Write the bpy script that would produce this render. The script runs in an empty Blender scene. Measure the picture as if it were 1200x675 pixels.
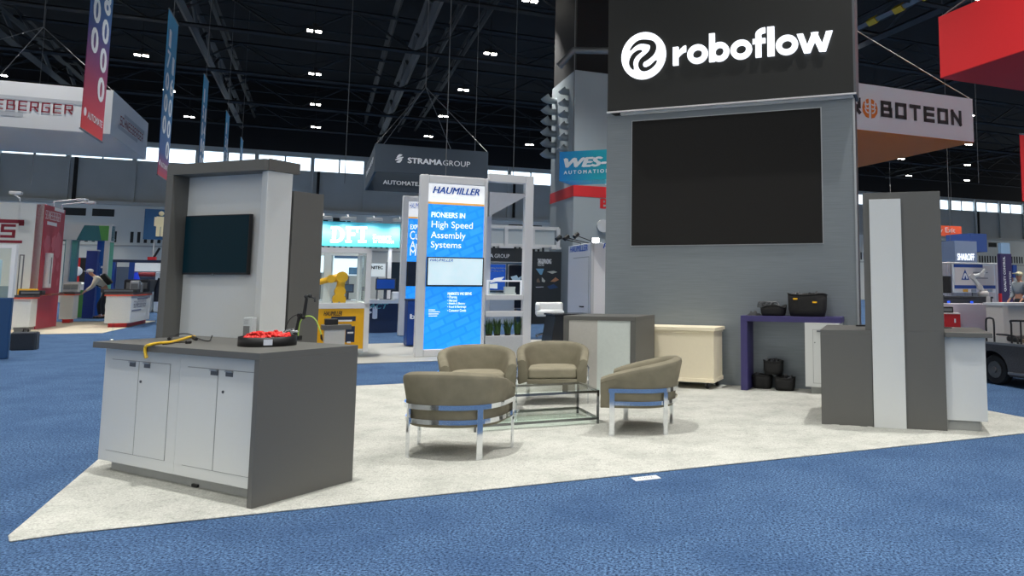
import bpy, math, random
from math import sin, cos, pi, radians as R
from mathutils import Vector, Matrix

random.seed(7)
C = bpy.context.scene.collection
SC = bpy.context.scene

# ---------------------------------------------------------------- camera
H = 1.33                                   # eye height
FPX, PX, PY, PITCH, ROLL = 879.7673, 763.0812, 246.7794, .0992, .0054
cd = bpy.data.cameras.new('camera')
cam = bpy.data.objects.new('camera', cd)
C.objects.link(cam)
cd.sensor_width = 36
cd.lens = FPX / 1200 * 36
cd.shift_x = -(PX - 600) / 1200
cd.shift_y = (PY - 337.5) / 1200
cd.clip_end = 300
cam.matrix_world = Matrix.Translation((0, 0, H)) @ Matrix.Rotation(pi / 2 + PITCH, 4, 'X') @ Matrix.Rotation(ROLL, 4, 'Z')
SC.camera = cam

# ---------------------------------------------------------------- light
SC.view_settings.view_transform = 'Standard'
SC.view_settings.look = 'None'
SC.view_settings.gamma = 1
SC.view_settings.use_curve_mapping = False
SC.view_settings.exposure = 0.15
LAMP_W = 3250
w = bpy.data.worlds.new('hall_fill')
SC.world = w
w.use_nodes = True
_n, _l = w.node_tree.nodes, w.node_tree.links.new      # added fill gradient standing for hall light: dim at the horizon, brighter overhead
_g = _n.new('ShaderNodeNewGeometry'); _x = _n.new('ShaderNodeSeparateXYZ'); _l(_g.outputs['Incoming'], _x.inputs[0])
_r = _n.new('ShaderNodeMapRange'); _r.interpolation_type = 'SMOOTHSTEP'
_r.inputs[1].default_value = -.05; _r.inputs[2].default_value = -.8; _r.inputs[3].default_value = .4; _r.inputs[4].default_value = 1.7
_l(_x.outputs[2], _r.inputs[0]); _l(_r.outputs[0], _n['Background'].inputs[1])
_n['Background'].inputs[0].default_value = (1, 1, .975, 1)

# ---------------------------------------------------------------- measuring helpers
_cp, _sp, _cr, _sr = cos(PITCH), sin(PITCH), cos(ROLL), sin(ROLL)
def ray(u, v):
    x = (u - PX) / FPX; y = (PY - v) / FPX
    r = x * _cr - y * _sr; up = x * _sr + y * _cr
    return (r, _cp - _sp * up, _sp + _cp * up)
def G(u, v, z=0):
    d = ray(u, v); t = (z - H) / d[2]
    return (d[0] * t, d[1] * t)
def D(u, v, y):
    d = ray(u, v); t = y / d[1]
    return (d[0] * t, y, H + d[2] * t)
def PL(u, v, Q, ang):
    """sight line met with the upright plane through Q running along ang: (distance along, height)"""
    d = ray(u, v); a = (cos(ang), sin(ang)); n = (-sin(ang), cos(ang))
    t = (Q[0] * n[0] + Q[1] * n[1]) / (d[0] * n[0] + d[1] * n[1])
    return ((d[0] * t - Q[0]) * a[0] + (d[1] * t - Q[1]) * a[1], H + d[2] * t)
def off(Q, ang, s=0, d=0):
    return (Q[0] + cos(ang) * s - sin(ang) * d, Q[1] + sin(ang) * s + cos(ang) * d)
TH = .415                                  # the hall's own direction
E1 = (cos(TH), sin(TH)); E2 = (-sin(TH), cos(TH))
def hall(a, b): return (E1[0] * a + E2[0] * b, E1[1] * a + E2[1] * b)
def to_hall(p): return (p[0] * E1[0] + p[1] * E1[1], p[0] * E2[0] + p[1] * E2[1])
S = H / 1.56

# ---------------------------------------------------------------- materials
def lin(c):
    return tuple(((x / 255) / 12.92 if x / 255 <= .04045 else ((x / 255 + .055) / 1.055) ** 2.4) for x in c)
_mc = {}
def M(name, rgb, rough=.5, metal=0, var=.06, scale=30, bump=0, emit=0, alpha=1, trans=0, spec=.5, stretch=None):
    if name in _mc: return _mc[name]
    m = bpy.data.materials.new(name); m.use_nodes = True
    nt = m.node_tree; b = nt.nodes['Principled BSDF']
    c = lin(rgb)
    tc = nt.nodes.new('ShaderNodeTexCoord'); src = tc.outputs['Object']
    if stretch:
        mp = nt.nodes.new('ShaderNodeMapping'); mp.inputs['Scale'].default_value = stretch
        nt.links.new(src, mp.inputs['Vector']); src = mp.outputs['Vector']
    nz = nt.nodes.new('ShaderNodeTexNoise'); nz.inputs['Scale'].default_value = scale; nz.inputs['Detail'].default_value = 4
    nt.links.new(src, nz.inputs['Vector'])
    mx = nt.nodes.new('ShaderNodeMix'); mx.data_type = 'RGBA'
    mx.inputs[6].default_value = (*[max(0, x * (1 - var)) for x in c], 1)
    mx.inputs[7].default_value = (*[min(1, x * (1 + var)) for x in c], 1)
    nt.links.new(nz.outputs['Fac'], mx.inputs[0])
    nt.links.new(mx.outputs[2], b.inputs['Base Color'])
    b.inputs['Roughness'].default_value = rough
    b.inputs['Metallic'].default_value = metal
    b.inputs['Specular IOR Level'].default_value = spec
    if trans: b.inputs['Transmission Weight'].default_value = trans
    if alpha < 1: b.inputs['Alpha'].default_value = alpha
    if emit:
        nt.links.new(mx.outputs[2], b.inputs['Emission Color'])
        b.inputs['Emission Strength'].default_value = emit
    if bump:
        bp = nt.nodes.new('ShaderNodeBump'); bp.inputs['Strength'].default_value = bump; bp.inputs['Distance'].default_value = .01
        nt.links.new(nz.outputs['Fac'], bp.inputs['Height']); nt.links.new(bp.outputs['Normal'], b.inputs['Normal'])
    _mc[name] = m
    return m
def carpet(name, a, b_, c_, fine=140, blotch=1.6, bump=.6):
    m = bpy.data.materials.new(name); m.use_nodes = True
    nt = m.node_tree; p = nt.nodes['Principled BSDF']; L = nt.links.new
    tc = nt.nodes.new('ShaderNodeTexCoord')
    def noise(s, det=3, rough=.6):
        n = nt.nodes.new('ShaderNodeTexNoise'); n.inputs['Scale'].default_value = s; n.inputs['Detail'].default_value = det
        n.inputs['Roughness'].default_value = rough
        L(tc.outputs['Object'], n.inputs['Vector']); return n
    n1 = noise(fine, 2, .7); n2 = noise(blotch, 5, .6); n3 = noise(fine * .35, 3, .7)
    def ramp(n, lo, hi):
        r = nt.nodes.new('ShaderNodeMapRange'); r.inputs[1].default_value = lo; r.inputs[2].default_value = hi
        L(n.outputs['Fac'], r.inputs[0]); return r
    m1 = nt.nodes.new('ShaderNodeMix'); m1.data_type = 'RGBA'
    m1.inputs[6].default_value = (*lin(a), 1); m1.inputs[7].default_value = (*lin(b_), 1)
    L(ramp(n1, .36, .64).outputs[0], m1.inputs[0])
    m2 = nt.nodes.new('ShaderNodeMix'); m2.data_type = 'RGBA'
    L(m1.outputs[2], m2.inputs[6]); m2.inputs[7].default_value = (*lin(c_), 1)
    r2 = ramp(n2, .42, .72); r2.inputs[4].default_value = .55
    L(r2.outputs[0], m2.inputs[0])
    m3 = nt.nodes.new('ShaderNodeMix'); m3.data_type = 'RGBA'; m3.blend_type = 'MULTIPLY'
    L(m2.outputs[2], m3.inputs[6]); m3.inputs[7].default_value = (.72, .72, .72, 1)
    L(ramp(n3, .5, .75).outputs[0], m3.inputs[0])
    L(m3.outputs[2], p.inputs['Base Color'])
    p.inputs['Roughness'].default_value = .95; p.inputs['Specular IOR Level'].default_value = .1
    bp = nt.nodes.new('ShaderNodeBump'); bp.inputs['Strength'].default_value = bump; bp.inputs['Distance'].default_value = .006
    L(n1.outputs['Fac'], bp.inputs['Height']); L(bp.outputs['Normal'], p.inputs['Normal'])
    return m
def gradient_mat(name, stops, z0, z1, emit=0, rough=.5, axis=2):
    """a printed colour gradient running along one axis of the thing"""
    m = bpy.data.materials.new(name); m.use_nodes = True
    nt = m.node_tree; p = nt.nodes['Principled BSDF']; L = nt.links.new
    tc = nt.nodes.new('ShaderNodeTexCoord'); sx = nt.nodes.new('ShaderNodeSeparateXYZ'); L(tc.outputs['Object'], sx.inputs[0])
    mr = nt.nodes.new('ShaderNodeMapRange'); mr.inputs[1].default_value = z0; mr.inputs[2].default_value = z1
    L(sx.outputs[axis], mr.inputs[0])
    cr = nt.nodes.new('ShaderNodeValToRGB'); L(mr.outputs[0], cr.inputs[0])
    while len(cr.color_ramp.elements) < len(stops): cr.color_ramp.elements.new(.5)
    for e, (t, c) in zip(cr.color_ramp.elements, stops): e.position = t; e.color = (*lin(c), 1)
    L(cr.outputs[0], p.inputs['Base Color']); p.inputs['Roughness'].default_value = rough
    if emit: L(cr.outputs[0], p.inputs['Emission Color']); p.inputs['Emission Strength'].default_value = emit
    return m

LAM = M('dark_grey_laminate', (94, 94, 91), .5, var=.05, scale=220)
PANEL = M('white_laminate', (208, 211, 210), .45, var=.015, scale=60)
WHITE = M('white_paint', (225, 227, 228), .45, var=.02)
GAP_SHADE = M('door_gap_shade', (128, 131, 132), .8)  # grey rim colour painted for the shade in the door gaps
BLACK = M('black_plastic', (22, 22, 24), .45)
SOFTBLACK = M('black_rubber', (26, 26, 27), .75, var=.25, scale=60, bump=.3)
CHROME = M('chrome', (225, 228, 232), .09, 1, var=.02)
STEEL = M('brushed_aluminium', (178, 182, 186), .38, .9, var=.05)
ALU = M('satin_aluminium', (224, 226, 228), .5, .1, var=.03)
GREYMETAL = M('grey_metal', (120, 124, 128), .4, .6)
VELVET = M('olive_beige_velvet', (124, 119, 102), .85, var=.34, scale=7, bump=.05, spec=.2)
VELVETD = M('olive_beige_cushion', (142, 136, 117), .85, var=.2, scale=11, bump=.05, spec=.2)
CREAM = M('cream_paint', (240, 229, 202), .5, var=.03)
PURPLE = M('indigo_laminate', (58, 53, 106), .5, var=.06, scale=90)
RED = M('signal_red', (205, 30, 38), .5, var=.04)
YEL = M('machine_yellow', (240, 180, 10), .4, var=.04)
NAVY = M('navy_paint', (24, 42, 74), .5)
BLUEP = M('blue_paint', (28, 70, 150), .45)
GREENP = M('green_panel', (70, 150, 70), .5)
TEALP = M('teal_panel', (44, 116, 128), .5)
LWHITE = M('lit_white_letters', (244, 248, 255), .4, var=0, emit=.9)
INKW = M('white_print', (236, 240, 244), .5, var=0)
INKB = M('black_print', (38, 40, 44), .5, var=0)
SKIN = M('skin', (190, 140, 115), .6)
def glass_mat():
    m = bpy.data.materials.new('clear_glass'); m.use_nodes = True
    nt = m.node_tree; nt.nodes.clear(); L = nt.links.new
    o = nt.nodes.new('ShaderNodeOutputMaterial'); mix = nt.nodes.new('ShaderNodeMixShader')
    t = nt.nodes.new('ShaderNodeBsdfTransparent'); g = nt.nodes.new('ShaderNodeBsdfGlossy'); f = nt.nodes.new('ShaderNodeFresnel')
    t.inputs[0].default_value = (.95, .985, .97, 1); g.inputs['Roughness'].default_value = .02; f.inputs[0].default_value = 1.4
    ge = nt.nodes.new('ShaderNodeNewGeometry'); mu = nt.nodes.new('ShaderNodeMath'); mu.operation = 'MULTIPLY'; iv = nt.nodes.new('ShaderNodeMath'); iv.operation = 'SUBTRACT'; iv.inputs[0].default_value = 1
    L(ge.outputs['Backfacing'], iv.inputs[1]); L(f.outputs[0], mu.inputs[0]); L(iv.outputs[0], mu.inputs[1]); L(mu.outputs[0], mix.inputs[0]); L(t.outputs[0], mix.inputs[1]); L(g.outputs[0], mix.inputs[2]); L(mix.outputs[0], o.inputs[0])
    return m
GLASS = glass_mat()

# ---------------------------------------------------------------- mesh builder
class MB:
    def __init__(s): s.v = []; s.f = []; s.m = []; s.sm = []
    def add(s, vs, fs, m=0, smooth=False):
        o = len(s.v); s.v += [tuple(p) for p in vs]
        for f in fs: s.f.append([i + o for i in f]); s.m.append(m); s.sm.append(smooth)
        return s
    def box(s, x0, x1, y0, y1, z0, z1, m=0):
        v = [(x, y, z) for z in (z0, z1) for y in (y0, y1) for x in (x0, x1)]
        return s.add(v, [(0, 2, 3, 1), (4, 5, 7, 6), (0, 1, 5, 4), (2, 6, 7, 3), (0, 4, 6, 2), (1, 3, 7, 5)], m)
    def obox(s, c, size, rot=(0, 0, 0), m=0):
        from mathutils import Euler
        e = Euler(rot).to_matrix(); a, b, c2 = [q / 2 for q in size]
        v = [Vector(c) + e @ Vector((x, y, z)) for z in (-c2, c2) for y in (-b, b) for x in (-a, a)]
        return s.add(v, [(0, 2, 3, 1), (4, 5, 7, 6), (0, 1, 5, 4), (2, 6, 7, 3), (0, 4, 6, 2), (1, 3, 7, 5)], m)
    def tube(s, pts, r, n=8, m=0, caps=True, smooth=True, closed=False):
        P = [Vector(p) for p in pts]; N = len(P); rr = r if isinstance(r, (list, tuple)) else [r] * N
        rings = []; ref = None
        for i, p in enumerate(P):
            a = P[i - 1] if i or closed else P[0]; b = P[(i + 1) % N] if i < N - 1 or closed else P[-1]
            t = (b - a).normalized()
            if ref is None:
                ref = Vector((0, 0, 1)) if abs(t.z) < .9 else Vector((1, 0, 0))
            x = (ref - t * ref.dot(t)).normalized(); ref = x; y = t.cross(x)
            rings.append([p + x * (rr[i] * cos(2 * pi * k / n)) + y * (rr[i] * sin(2 * pi * k / n)) for k in range(n)])
        v = [q for g in rings for q in g]; f = []
        for i in range(N if closed else N - 1):
            j = (i + 1) % N
            for k in range(n): f.append((i * n + k, i * n + (k + 1) % n, j * n + (k + 1) % n, j * n + k))
        s.add(v, f, m, smooth)
        if caps and not closed:
            s.add(rings[0], [tuple(reversed(range(n)))], m); s.add(rings[-1], [tuple(range(n))], m)
        return s
    def cyl(s, p0, p1, r, n=16, m=0, r2=None): return s.tube([p0, p1], [r, r if r2 is None else r2], n, m)
    def bar(s, pts, t, h, m=0, closed=False):
        """upright flat bar, t thick and h high, along a level path"""
        P = [Vector(p) for p in pts]; N = len(P); v = []
        for i, p in enumerate(P):
            a = P[i - 1] if i or closed else P[0]; b = P[(i + 1) % N] if i < N - 1 or closed else P[-1]
            d = (b - a); d.z = 0; d.normalize(); nn = Vector((-d.y, d.x, 0)) * t / 2
            v += [p + nn, p - nn, p - nn + Vector((0, 0, h)), p + nn + Vector((0, 0, h))]
        f = []
        for i in range(N if closed else N - 1):
            j = (i + 1) % N
            for k in range(4): f.append((i * 4 + k, i * 4 + (k + 1) % 4, j * 4 + (k + 1) % 4, j * 4 + k))
        if not closed: f += [(3, 2, 1, 0), ((N - 1) * 4, (N - 1) * 4 + 1, (N - 1) * 4 + 2, (N - 1) * 4 + 3)]
        return s.add(v, f, m)
    def lathe(s, prof, n=24, m=0, c=(0, 0), smooth=True):
        v = [(c[0] + r * cos(2 * pi * k / n), c[1] + r * sin(2 * pi * k / n), z) for r, z in prof for k in range(n)]
        f = [(i * n + k, i * n + (k + 1) % n, (i + 1) * n + (k + 1) % n, (i + 1) * n + k) for i in range(len(prof) - 1) for k in range(n)]
        return s.add(v, f, m, smooth)
    def prism(s, poly, axis, a, b, m=0):
        """polygon extruded: axis 'y' takes (x,z) points, axis 'z' takes (x,y), axis 'x' takes (y,z)"""
        def P(p, t): return (p[0], t, p[1]) if axis == 'y' else (p[0], p[1], t) if axis == 'z' else (t, p[0], p[1])
        n = len(poly); v = [P(p, a) for p in poly] + [P(p, b) for p in poly]
        f = [tuple(range(n)), tuple(reversed(range(n, 2 * n)))] + [(i, n + i, n + (i + 1) % n, (i + 1) % n) for i in range(n)]
        return s.add(v, f, m)
    def quad(s, a, b, c, d, m=0): return s.add([a, b, c, d], [(0, 1, 2, 3)], m)
    def ball(s, c, r, m=0, nu=12, nv=8):
        rx, ry, rz = r if isinstance(r, (tuple, list)) else (r, r, r)
        v = [(c[0] + rx * sin(pi * j / nv) * cos(2 * pi * i / nu), c[1] + ry * sin(pi * j / nv) * sin(2 * pi * i / nu), c[2] + rz * cos(pi * j / nv)) for j in range(nv + 1) for i in range(nu)]
        f = [(j * nu + i, (j + 1) * nu + i, (j + 1) * nu + (i + 1) % nu, j * nu + (i + 1) % nu) for j in range(nv) for i in range(nu)]
        return s.add(v, f, m, True)
    def build(s, name, mats, parent=None, bevel=0, seg=2, sub=0):
        me = bpy.data.meshes.new(name)
        me.from_pydata(s.v, [], s.f)
        for mm in (mats if isinstance(mats, (list, tuple)) else [mats]): me.materials.append(mm)
        me.polygons.foreach_set('material_index', s.m); me.polygons.foreach_set('use_smooth', s.sm)
        import bmesh
        bm = bmesh.new(); bm.from_mesh(me); bmesh.ops.recalc_face_normals(bm, faces=bm.faces) if s.fixn else None; bm.to_mesh(me); bm.free()
        me.update()
        o = bpy.data.objects.new(name, me); C.objects.link(o)
        if parent: o.parent = parent
        if bevel:
            b = o.modifiers.new('bevel', 'BEVEL'); b.width = bevel; b.segments = seg; b.limit_method = 'ANGLE'; b.angle_limit = R(40)
        if sub:
            q = o.modifiers.new('sub', 'SUBSURF'); q.levels = sub; q.render_levels = sub
        return o
    fixn = True

def text(mb, body, x, z, width, height, y=0, m=0, bold=0, shear=0, face=None, align='L'):
    """flat lettering on a plane: local x along, z up, facing -y; face = (origin, right, up) for another plane"""
    cu = bpy.data.curves.new('t', 'FONT'); cu.body = body; cu.size = 1; cu.shear = shear; cu.resolution_u = 3
    ob = bpy.data.objects.new('t', cu); me = ob.to_mesh()
    P = [(v.co.x, v.co.y) for v in me.vertices]; F = [tuple(p.vertices) for p in me.polygons]
    ob.to_mesh_clear(); bpy.data.objects.remove(ob); bpy.data.curves.remove(cu)
    if not P: return
    x0 = min(p[0] for p in P); x1 = max(p[0] for p in P); z0 = min(p[1] for p in P); z1 = max(p[1] for p in P)
    sx = width / (x1 - x0); sz = height / (z1 - z0) if height else sx
    if align == 'C': x -= width / 2
    Q = [(x + (p[0] - x0) * sx, z + (p[1] - z0) * sz) for p in P]
    O, rt, up = [Vector(t) for t in face] if face else (Vector((0, y, 0)), Vector((1, 0, 0)), Vector((0, 0, 1)))
    nn = rt.cross(up); k = bold * 1.3
    for i, (dx, dz) in enumerate(((0, 0), (k, 0), (-k, 0), (0, k * .6), (0, -k * .6)) if bold else ((0, 0),)):
        mb.add([O + rt * (a + dx * sx) + up * (b + dz * sz) + nn * (i * .0006) for a, b in Q], F, m)
GL = {  # squared stroke letters
 'S': [[(1, 1), (0, 1), (0, .5), (1, .5), (1, 0), (0, 0)]], 'C': [[(1, 1), (0, 1), (0, 0), (1, 0)]], 'H': [[(0, 0), (0, 1)], [(1, 0), (1, 1)], [(0, .5), (1, .5)]],
 'N': [[(0, 0), (0, 1), (1, 0), (1, 1)]], 'E': [[(1, 1), (0, 1), (0, 0), (1, 0)], [(0, .5), (.95, .5)]], 'B': [[(0, 0), (0, 1), (.9, 1), (.9, .55)], [(0, .5), (1, .5), (1, 0), (0, 0)]],
 'R': [[(0, 0), (0, 1), (1, 1), (1, .45), (0, .45)], [(.5, .45), (1, 0)]], 'G': [[(1, 1), (0, 1), (0, 0), (1, 0), (1, .5), (.5, .5)]], 'O': [[(0, 0), (0, 1), (1, 1), (1, 0), (0, 0)]],
 'T': [[(0, 1), (1, 1)], [(.5, 1), (.5, 0)]]}
def strokes(mb, body, x, z, width, height, t, y=0, m=0, gap=.32, face=None):
    n = len(body); gw = width / (n + (n - 1) * gap); k = 0
    O, rt, up = [Vector(q) for q in face] if face else (Vector((0, y, 0)), Vector((1, 0, 0)), Vector((0, 0, 1)))
    for ch in body:
        gx = x + k * gw * (1 + gap); k += 1
        for pl in GL.get(ch, []):
            pts = [(gx + t / 2 + p[0] * (gw - t), z + t / 2 + p[1] * (height - t)) for p in pl]
            for a, b in zip(pts, pts[1:]):
                dx, dz = b[0] - a[0], b[1] - a[1]; L = math.hypot(dx, dz); dx /= L; dz /= L; e = t / 2
                q = [(a[0] - dx * e - dz * e, a[1] - dz * e + dx * e), (a[0] - dx * e + dz * e, a[1] - dz * e - dx * e), (b[0] + dx * e + dz * e, b[1] + dz * e - dx * e), (b[0] + dx * e - dz * e, b[1] + dz * e + dx * e)]
                mb.add([O + rt * i + up * j for i, j in q], [(0, 1, 2, 3)], m)
def smooth_path(pts, n=6, closed=False):
    P = [Vector(p) for p in pts]; out = []
    for i in range(len(P) - 1):
        p0 = P[max(i - 1, 0)]; p1 = P[i]; p2 = P[i + 1]; p3 = P[min(i + 2, len(P) - 1)]
        for k in range(n):
            t = k / n
            out.append(.5 * ((2 * p1) + (p2 - p0) * t + (2 * p0 - 5 * p1 + 4 * p2 - p3) * t * t + (3 * p1 - p0 - 3 * p2 + p3) * t ** 3))
    return out + [P[-1]]
def ribbon(mb, pts, wd, y, m=0):
    """flat stroke in the x,z plane along (x,z) points; wd = widths at the points"""
    sp = smooth_path([(p[0], p[1], q) for p, q in zip(pts, wd)], 8); v = []
    for i, p in enumerate(sp):
        a = sp[max(i - 1, 0)]; b = sp[min(i + 1, len(sp) - 1)]; dx, dz = b.x - a.x, b.y - a.y; L = math.hypot(dx, dz) or 1
        nx, nz = -dz / L * p.z / 2, dx / L * p.z / 2
        v += [(p.x + nx, y, p.y + nz), (p.x - nx, y, p.y - nz)]
    mb.add(v, [(2 * i, 2 * i + 1, 2 * i + 3, 2 * i + 2) for i in range(len(sp) - 1)], m)

def tag(o, label, cat, group=None):
    o['label'] = label; o['category'] = cat
    if group: o['group'] = group
    return o
def thing(name, label, cat, Q=(0, 0), ang=0, z=0, group=None):
    o = bpy.data.objects.new(name, None); C.objects.link(o); o.empty_display_size = .1
    o.location = (Q[0], Q[1], z); o.rotation_euler = (0, 0, ang)
    return tag(o, label, cat, group)
def struct(o):
    o['kind'] = 'structure'; return o
def dup(root, loc, rotz, label=None, group=None):
    r = root.copy(); C.objects.link(r); r.location = loc; r.rotation_euler = (0, 0, rotz)
    if label: r['label'] = label
    if group: r['group'] = group
    for ch in list(root.children):
        c = ch.copy(); C.objects.link(c); c.parent = r
        for g in list(ch.children):
            d = g.copy(); C.objects.link(d); d.parent = c
    return r
def place(o, Q, ang, z=0):
    o.location = (Q[0], Q[1], z); o.rotation_euler = (0, 0, ang); return o

# ================================================================ THE HALL
BLUE = carpet('blue_carpet', (25, 45, 75), (95, 126, 165), (40, 66, 103), 70, 1.5, .9)
mb = MB(); mb.box(-75, 90, -6, 85, -.05, 0)
struct(mb.build('floor', BLUE))
# far wall: grey upper panels with a strip of windows over a paler lower band
WQ = hall(0, 62); WA = TH
def WP(u, v): return PL(u, v, WQ, WA)
ZS = WP(368, 200.7)[1]; ZT = ZS + 1.02; ZB = WP(180, 240)[1]; ZR = 14.2
BAY0 = WP(368 - 2, 200)[0]; BAY = WP(366, 200)[0] - WP(300.5, 197)[0]
UPW = M('grey_wall_panels', (176, 182, 182), .8, var=.1, scale=.8)
LOW = M('pale_wall_panels', (230, 234, 230), .8, var=.06, scale=.6)
DARKW = M('black_steel', (11, 12, 14), .75, var=.3, scale=2)
SKYP = M('bright_window_sky', (214, 232, 250), .3, var=.12, scale=1.2, emit=2.1)
MULL = M('window_frames', (92, 102, 112), .6)
mb = MB(); mb.box(-60, 90, 0, .4, ZB, ZS); mb.box(-60, 90, 0, .4, ZT, ZT + .35)
k0 = -12
posts = [BAY0 + BAY * k for k in range(k0, 24)]
for s in posts: mb.box(s - .13, s + .13, -.18, .42, ZB, ZT + .3)
for s in posts[::2]: mb.box(s + .35, s + .55, -.12, .02, ZB, ZS, 1)
o = mb.build('wall_back', [UPW, DARKW]); place(o, WQ, WA); struct(o)
mb = MB(); mb.box(-60, 90, -.25, .4, 0, ZB); mb.box(-60, 90, -.45, -.2, ZB - .14, ZB + .1, 1)
for k in range(-14, 26):                       # louvres and slots of the pale band
    s = BAY0 + BAY * k
    if k % 2 == 0:
        mb.box(s, s + 1.25, -.27, -.24, ZB - .95, ZB - .45, 2); mb.box(s + 1.6, s + 2.85, -.27, -.24, ZB - .95, ZB - .45, 2)
    for j in range(8):
        mb.box(s + .1 + j * .4, s + .28 + j * .4, -.27, -.24, ZB - 2.7, ZB - 1.95, 2)
mb.box(-60, 90, -.3, -.24, ZB - 2.98, ZB - 2.88, 1)
o = mb.build('wall_back', [LOW, M('pale_ledge', (186, 190, 188), .7), M('vent_slots', (52, 54, 54), .8)]); place(o, WQ, WA); struct(o)
for k in range(len(posts) - 1):
    a, b = posts[k] + .13, posts[k + 1] - .13; m_ = a + (b - a) * .5
    mb = MB(); mb.box(a, m_ - .05, .12, .16, ZS + .03, ZT - .03); mb.box(m_ + .05, b, .12, .16, ZS + .03, ZT - .03)
    mb.box(m_ - .05, m_ + .05, .05, .2, ZS, ZT, 1)
    o = mb.build('window_%d' % (k + 1), [SKYP, MULL]); place(o, WQ, WA); struct(o)
mb = MB(); mb.box(-60, 90, 0, .3, ZT + .35, ZR + 2)
o = mb.build('wall_back', DARKW); place(o, WQ, WA); struct(o)
# roof deck and its steel
ROOF = M('black_roof_deck', (7, 8, 9), .9, var=.3, scale=3)
mb = MB()
for p in (hall(-45, -6), hall(85, -6), hall(85, 63), hall(-45, 63)): mb.v.append((p[0], p[1], ZR + 2))
mb.f.append([0, 1, 2, 3]); mb.m.append(0); mb.sm.append(False)
struct(mb.build('ceiling', ROOF))
BEAM = M('dark_steel_beams', (27, 28, 29), .55, var=.25, scale=1.5)
BEAML = M('grey_steel_beams', (52, 55, 58), .55, var=.2, scale=1.5)
LZ = 12.0; LS = (LZ - H) / (11 - 1.56)
ROWS1 = [(-.57 + 6.67 * k) * LS for k in range(-3, 9)]
ROWS2 = [(30.45 + 6.4 * j) * LS for j in range(-5, 4)]
def truss(a0, a1, along, c, z, depth, mat, r=.07, step=1.9, name='trim_1'):
    mb = MB()
    def P(s, zz): return (*hall(s, c), zz) if along == 1 else (*hall(c, s), zz)
    mb.tube([P(a0, z), P(a1, z)], r, 4, 0, smooth=False); mb.tube([P(a0, z + depth), P(a1, z + depth)], r * .9, 4, 0, smooth=False)
    s = a0; up = False
    while s + step < a1:
        mb.tube([P(s, z + (depth if up else 0)), P(s + step, z + (0 if up else depth))], r * .5, 4, 0, smooth=False); s += step; up = not up
    struct(mb.build(name, mat))
nt_ = 0
for j, c in enumerate(ROWS2[2:]):
    nt_ += 1; truss(-38, 75, 1, c + 1.15, LZ + .05, 1.5, BEAM, .10, 2.6, 'trim_%d' % nt_)
    nt_ += 1; truss(-38, 75, 1, c + 4.6, LZ + 1.6, .9, BEAM, .05, 2.6, 'trim_%d' % nt_)
for (u, v, z, r, mat) in [(215, 10, 12.6, .17, BEAML), (250, 10, 13.4, .09, BEAM), (515, 0, 12.4, .19, BEAML), (548, 0, 13.2, .09, BEAM), (470, 0, 13.6, .10, BEAM), (580, 5, 13.4, .10, BEAM),
                          (1003, 55, 12.3, .17, BEAML), (1003, 36, 12.6, .10, BEAM), (1110, 98, 12.4, .12, BEAM), (1060, 100, 12.8, .08, BEAM), (1190, 180, 12.6, .12, BEAM), (40, 70, 12.5, .2, BEAML), (60, 60, 13.2, .1, BEAM)]:
    c = to_hall(G(u, v, z))[0]; nt_ += 1
    truss(6, 61, 2, c, z, 1.1 if r > .15 else .5, mat, r, 2.4, 'trim_%d' % nt_)
# crane rail with yellow blocks over the aisle beside the big tower
c = to_hall(G(1010, 30, 12.0))[0]
mb = MB()
mb.tube([(*hall(c, 10), 12), (*hall(c, 60), 12)], .13, 4, 0, smooth=False)
for k in range(18): mb.tube([(*hall(c, 11 + k * 1.5), 11.98), (*hall(c, 11.5 + k * 1.5), 11.98)], .17, 4, 1, smooth=False)
nt_ += 1; struct(mb.build('trim_%d' % nt_, [GREYMETAL, M('yellow_block', (206, 176, 30), .5)]))
for k, (u, y_) in enumerate(((411, 24), (527, 20), (560, 26), (605, 24), (718, 30), (50, 30), (1141, 26))):
    p = D(u, 60, y_); zb__ = D(u, 215, y_)[2]
    mb = MB(); mb.tube([(p[0], p[1], zb__), (p[0], p[1], ZR + 1.9)], .012, 4); nt_ += 1; struct(mb.build('trim_%d' % nt_, GREYMETAL))
# high-bay lamps
LENS = M('lamp_lens', (255, 250, 238), .3, var=0, emit=26)
def make_lamp():
    t = thing('high_bay_light', 'x', 'light')
    mb = MB(); mb.box(-.30, .30, -.13, .13, .1, .26); mb.cyl((0, 0, .26), (0, 0, .42), .09, 10); mb.build('housing', BEAM, t, bevel=.02)
    for s in (-.17, .17): mb = MB(); mb.box(s - .11, s + .11, -.1, .1, .06, .1); mb.build('lens', LENS, t)
    mb = MB(); mb.cyl((0, 0, .42), (0, 0, 2.0), .015, 6); mb.build('hanger', BEAM, t)
    lo = bpy.data.objects.new('lamp_light', ld); C.objects.link(lo); lo.parent = t; lo.location = (0, 0, .02)
    return t
ld = bpy.data.lights.new('lamp_light', 'SPOT'); ld.energy = LAMP_W; ld.spot_size = R(86); ld.spot_blend = .95; ld.shadow_soft_size = .07; ld.color = (1, .975, .93)
lamp0 = make_lamp(); first = True
for a in ROWS1:
    for j, b in enumerate(ROWS2):
        if a > 45 and j < 4: continue
        q = hall(a, b)
        if first: l = lamp0; place(l, q, TH, LZ); first = False
        else: l = dup(lamp0, (q[0], q[1], LZ), TH)
        l['label'] = 'bright white high-bay lamp hanging in a row under the dark roof'; l['group'] = 'high-bay lamps of the hall'
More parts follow.
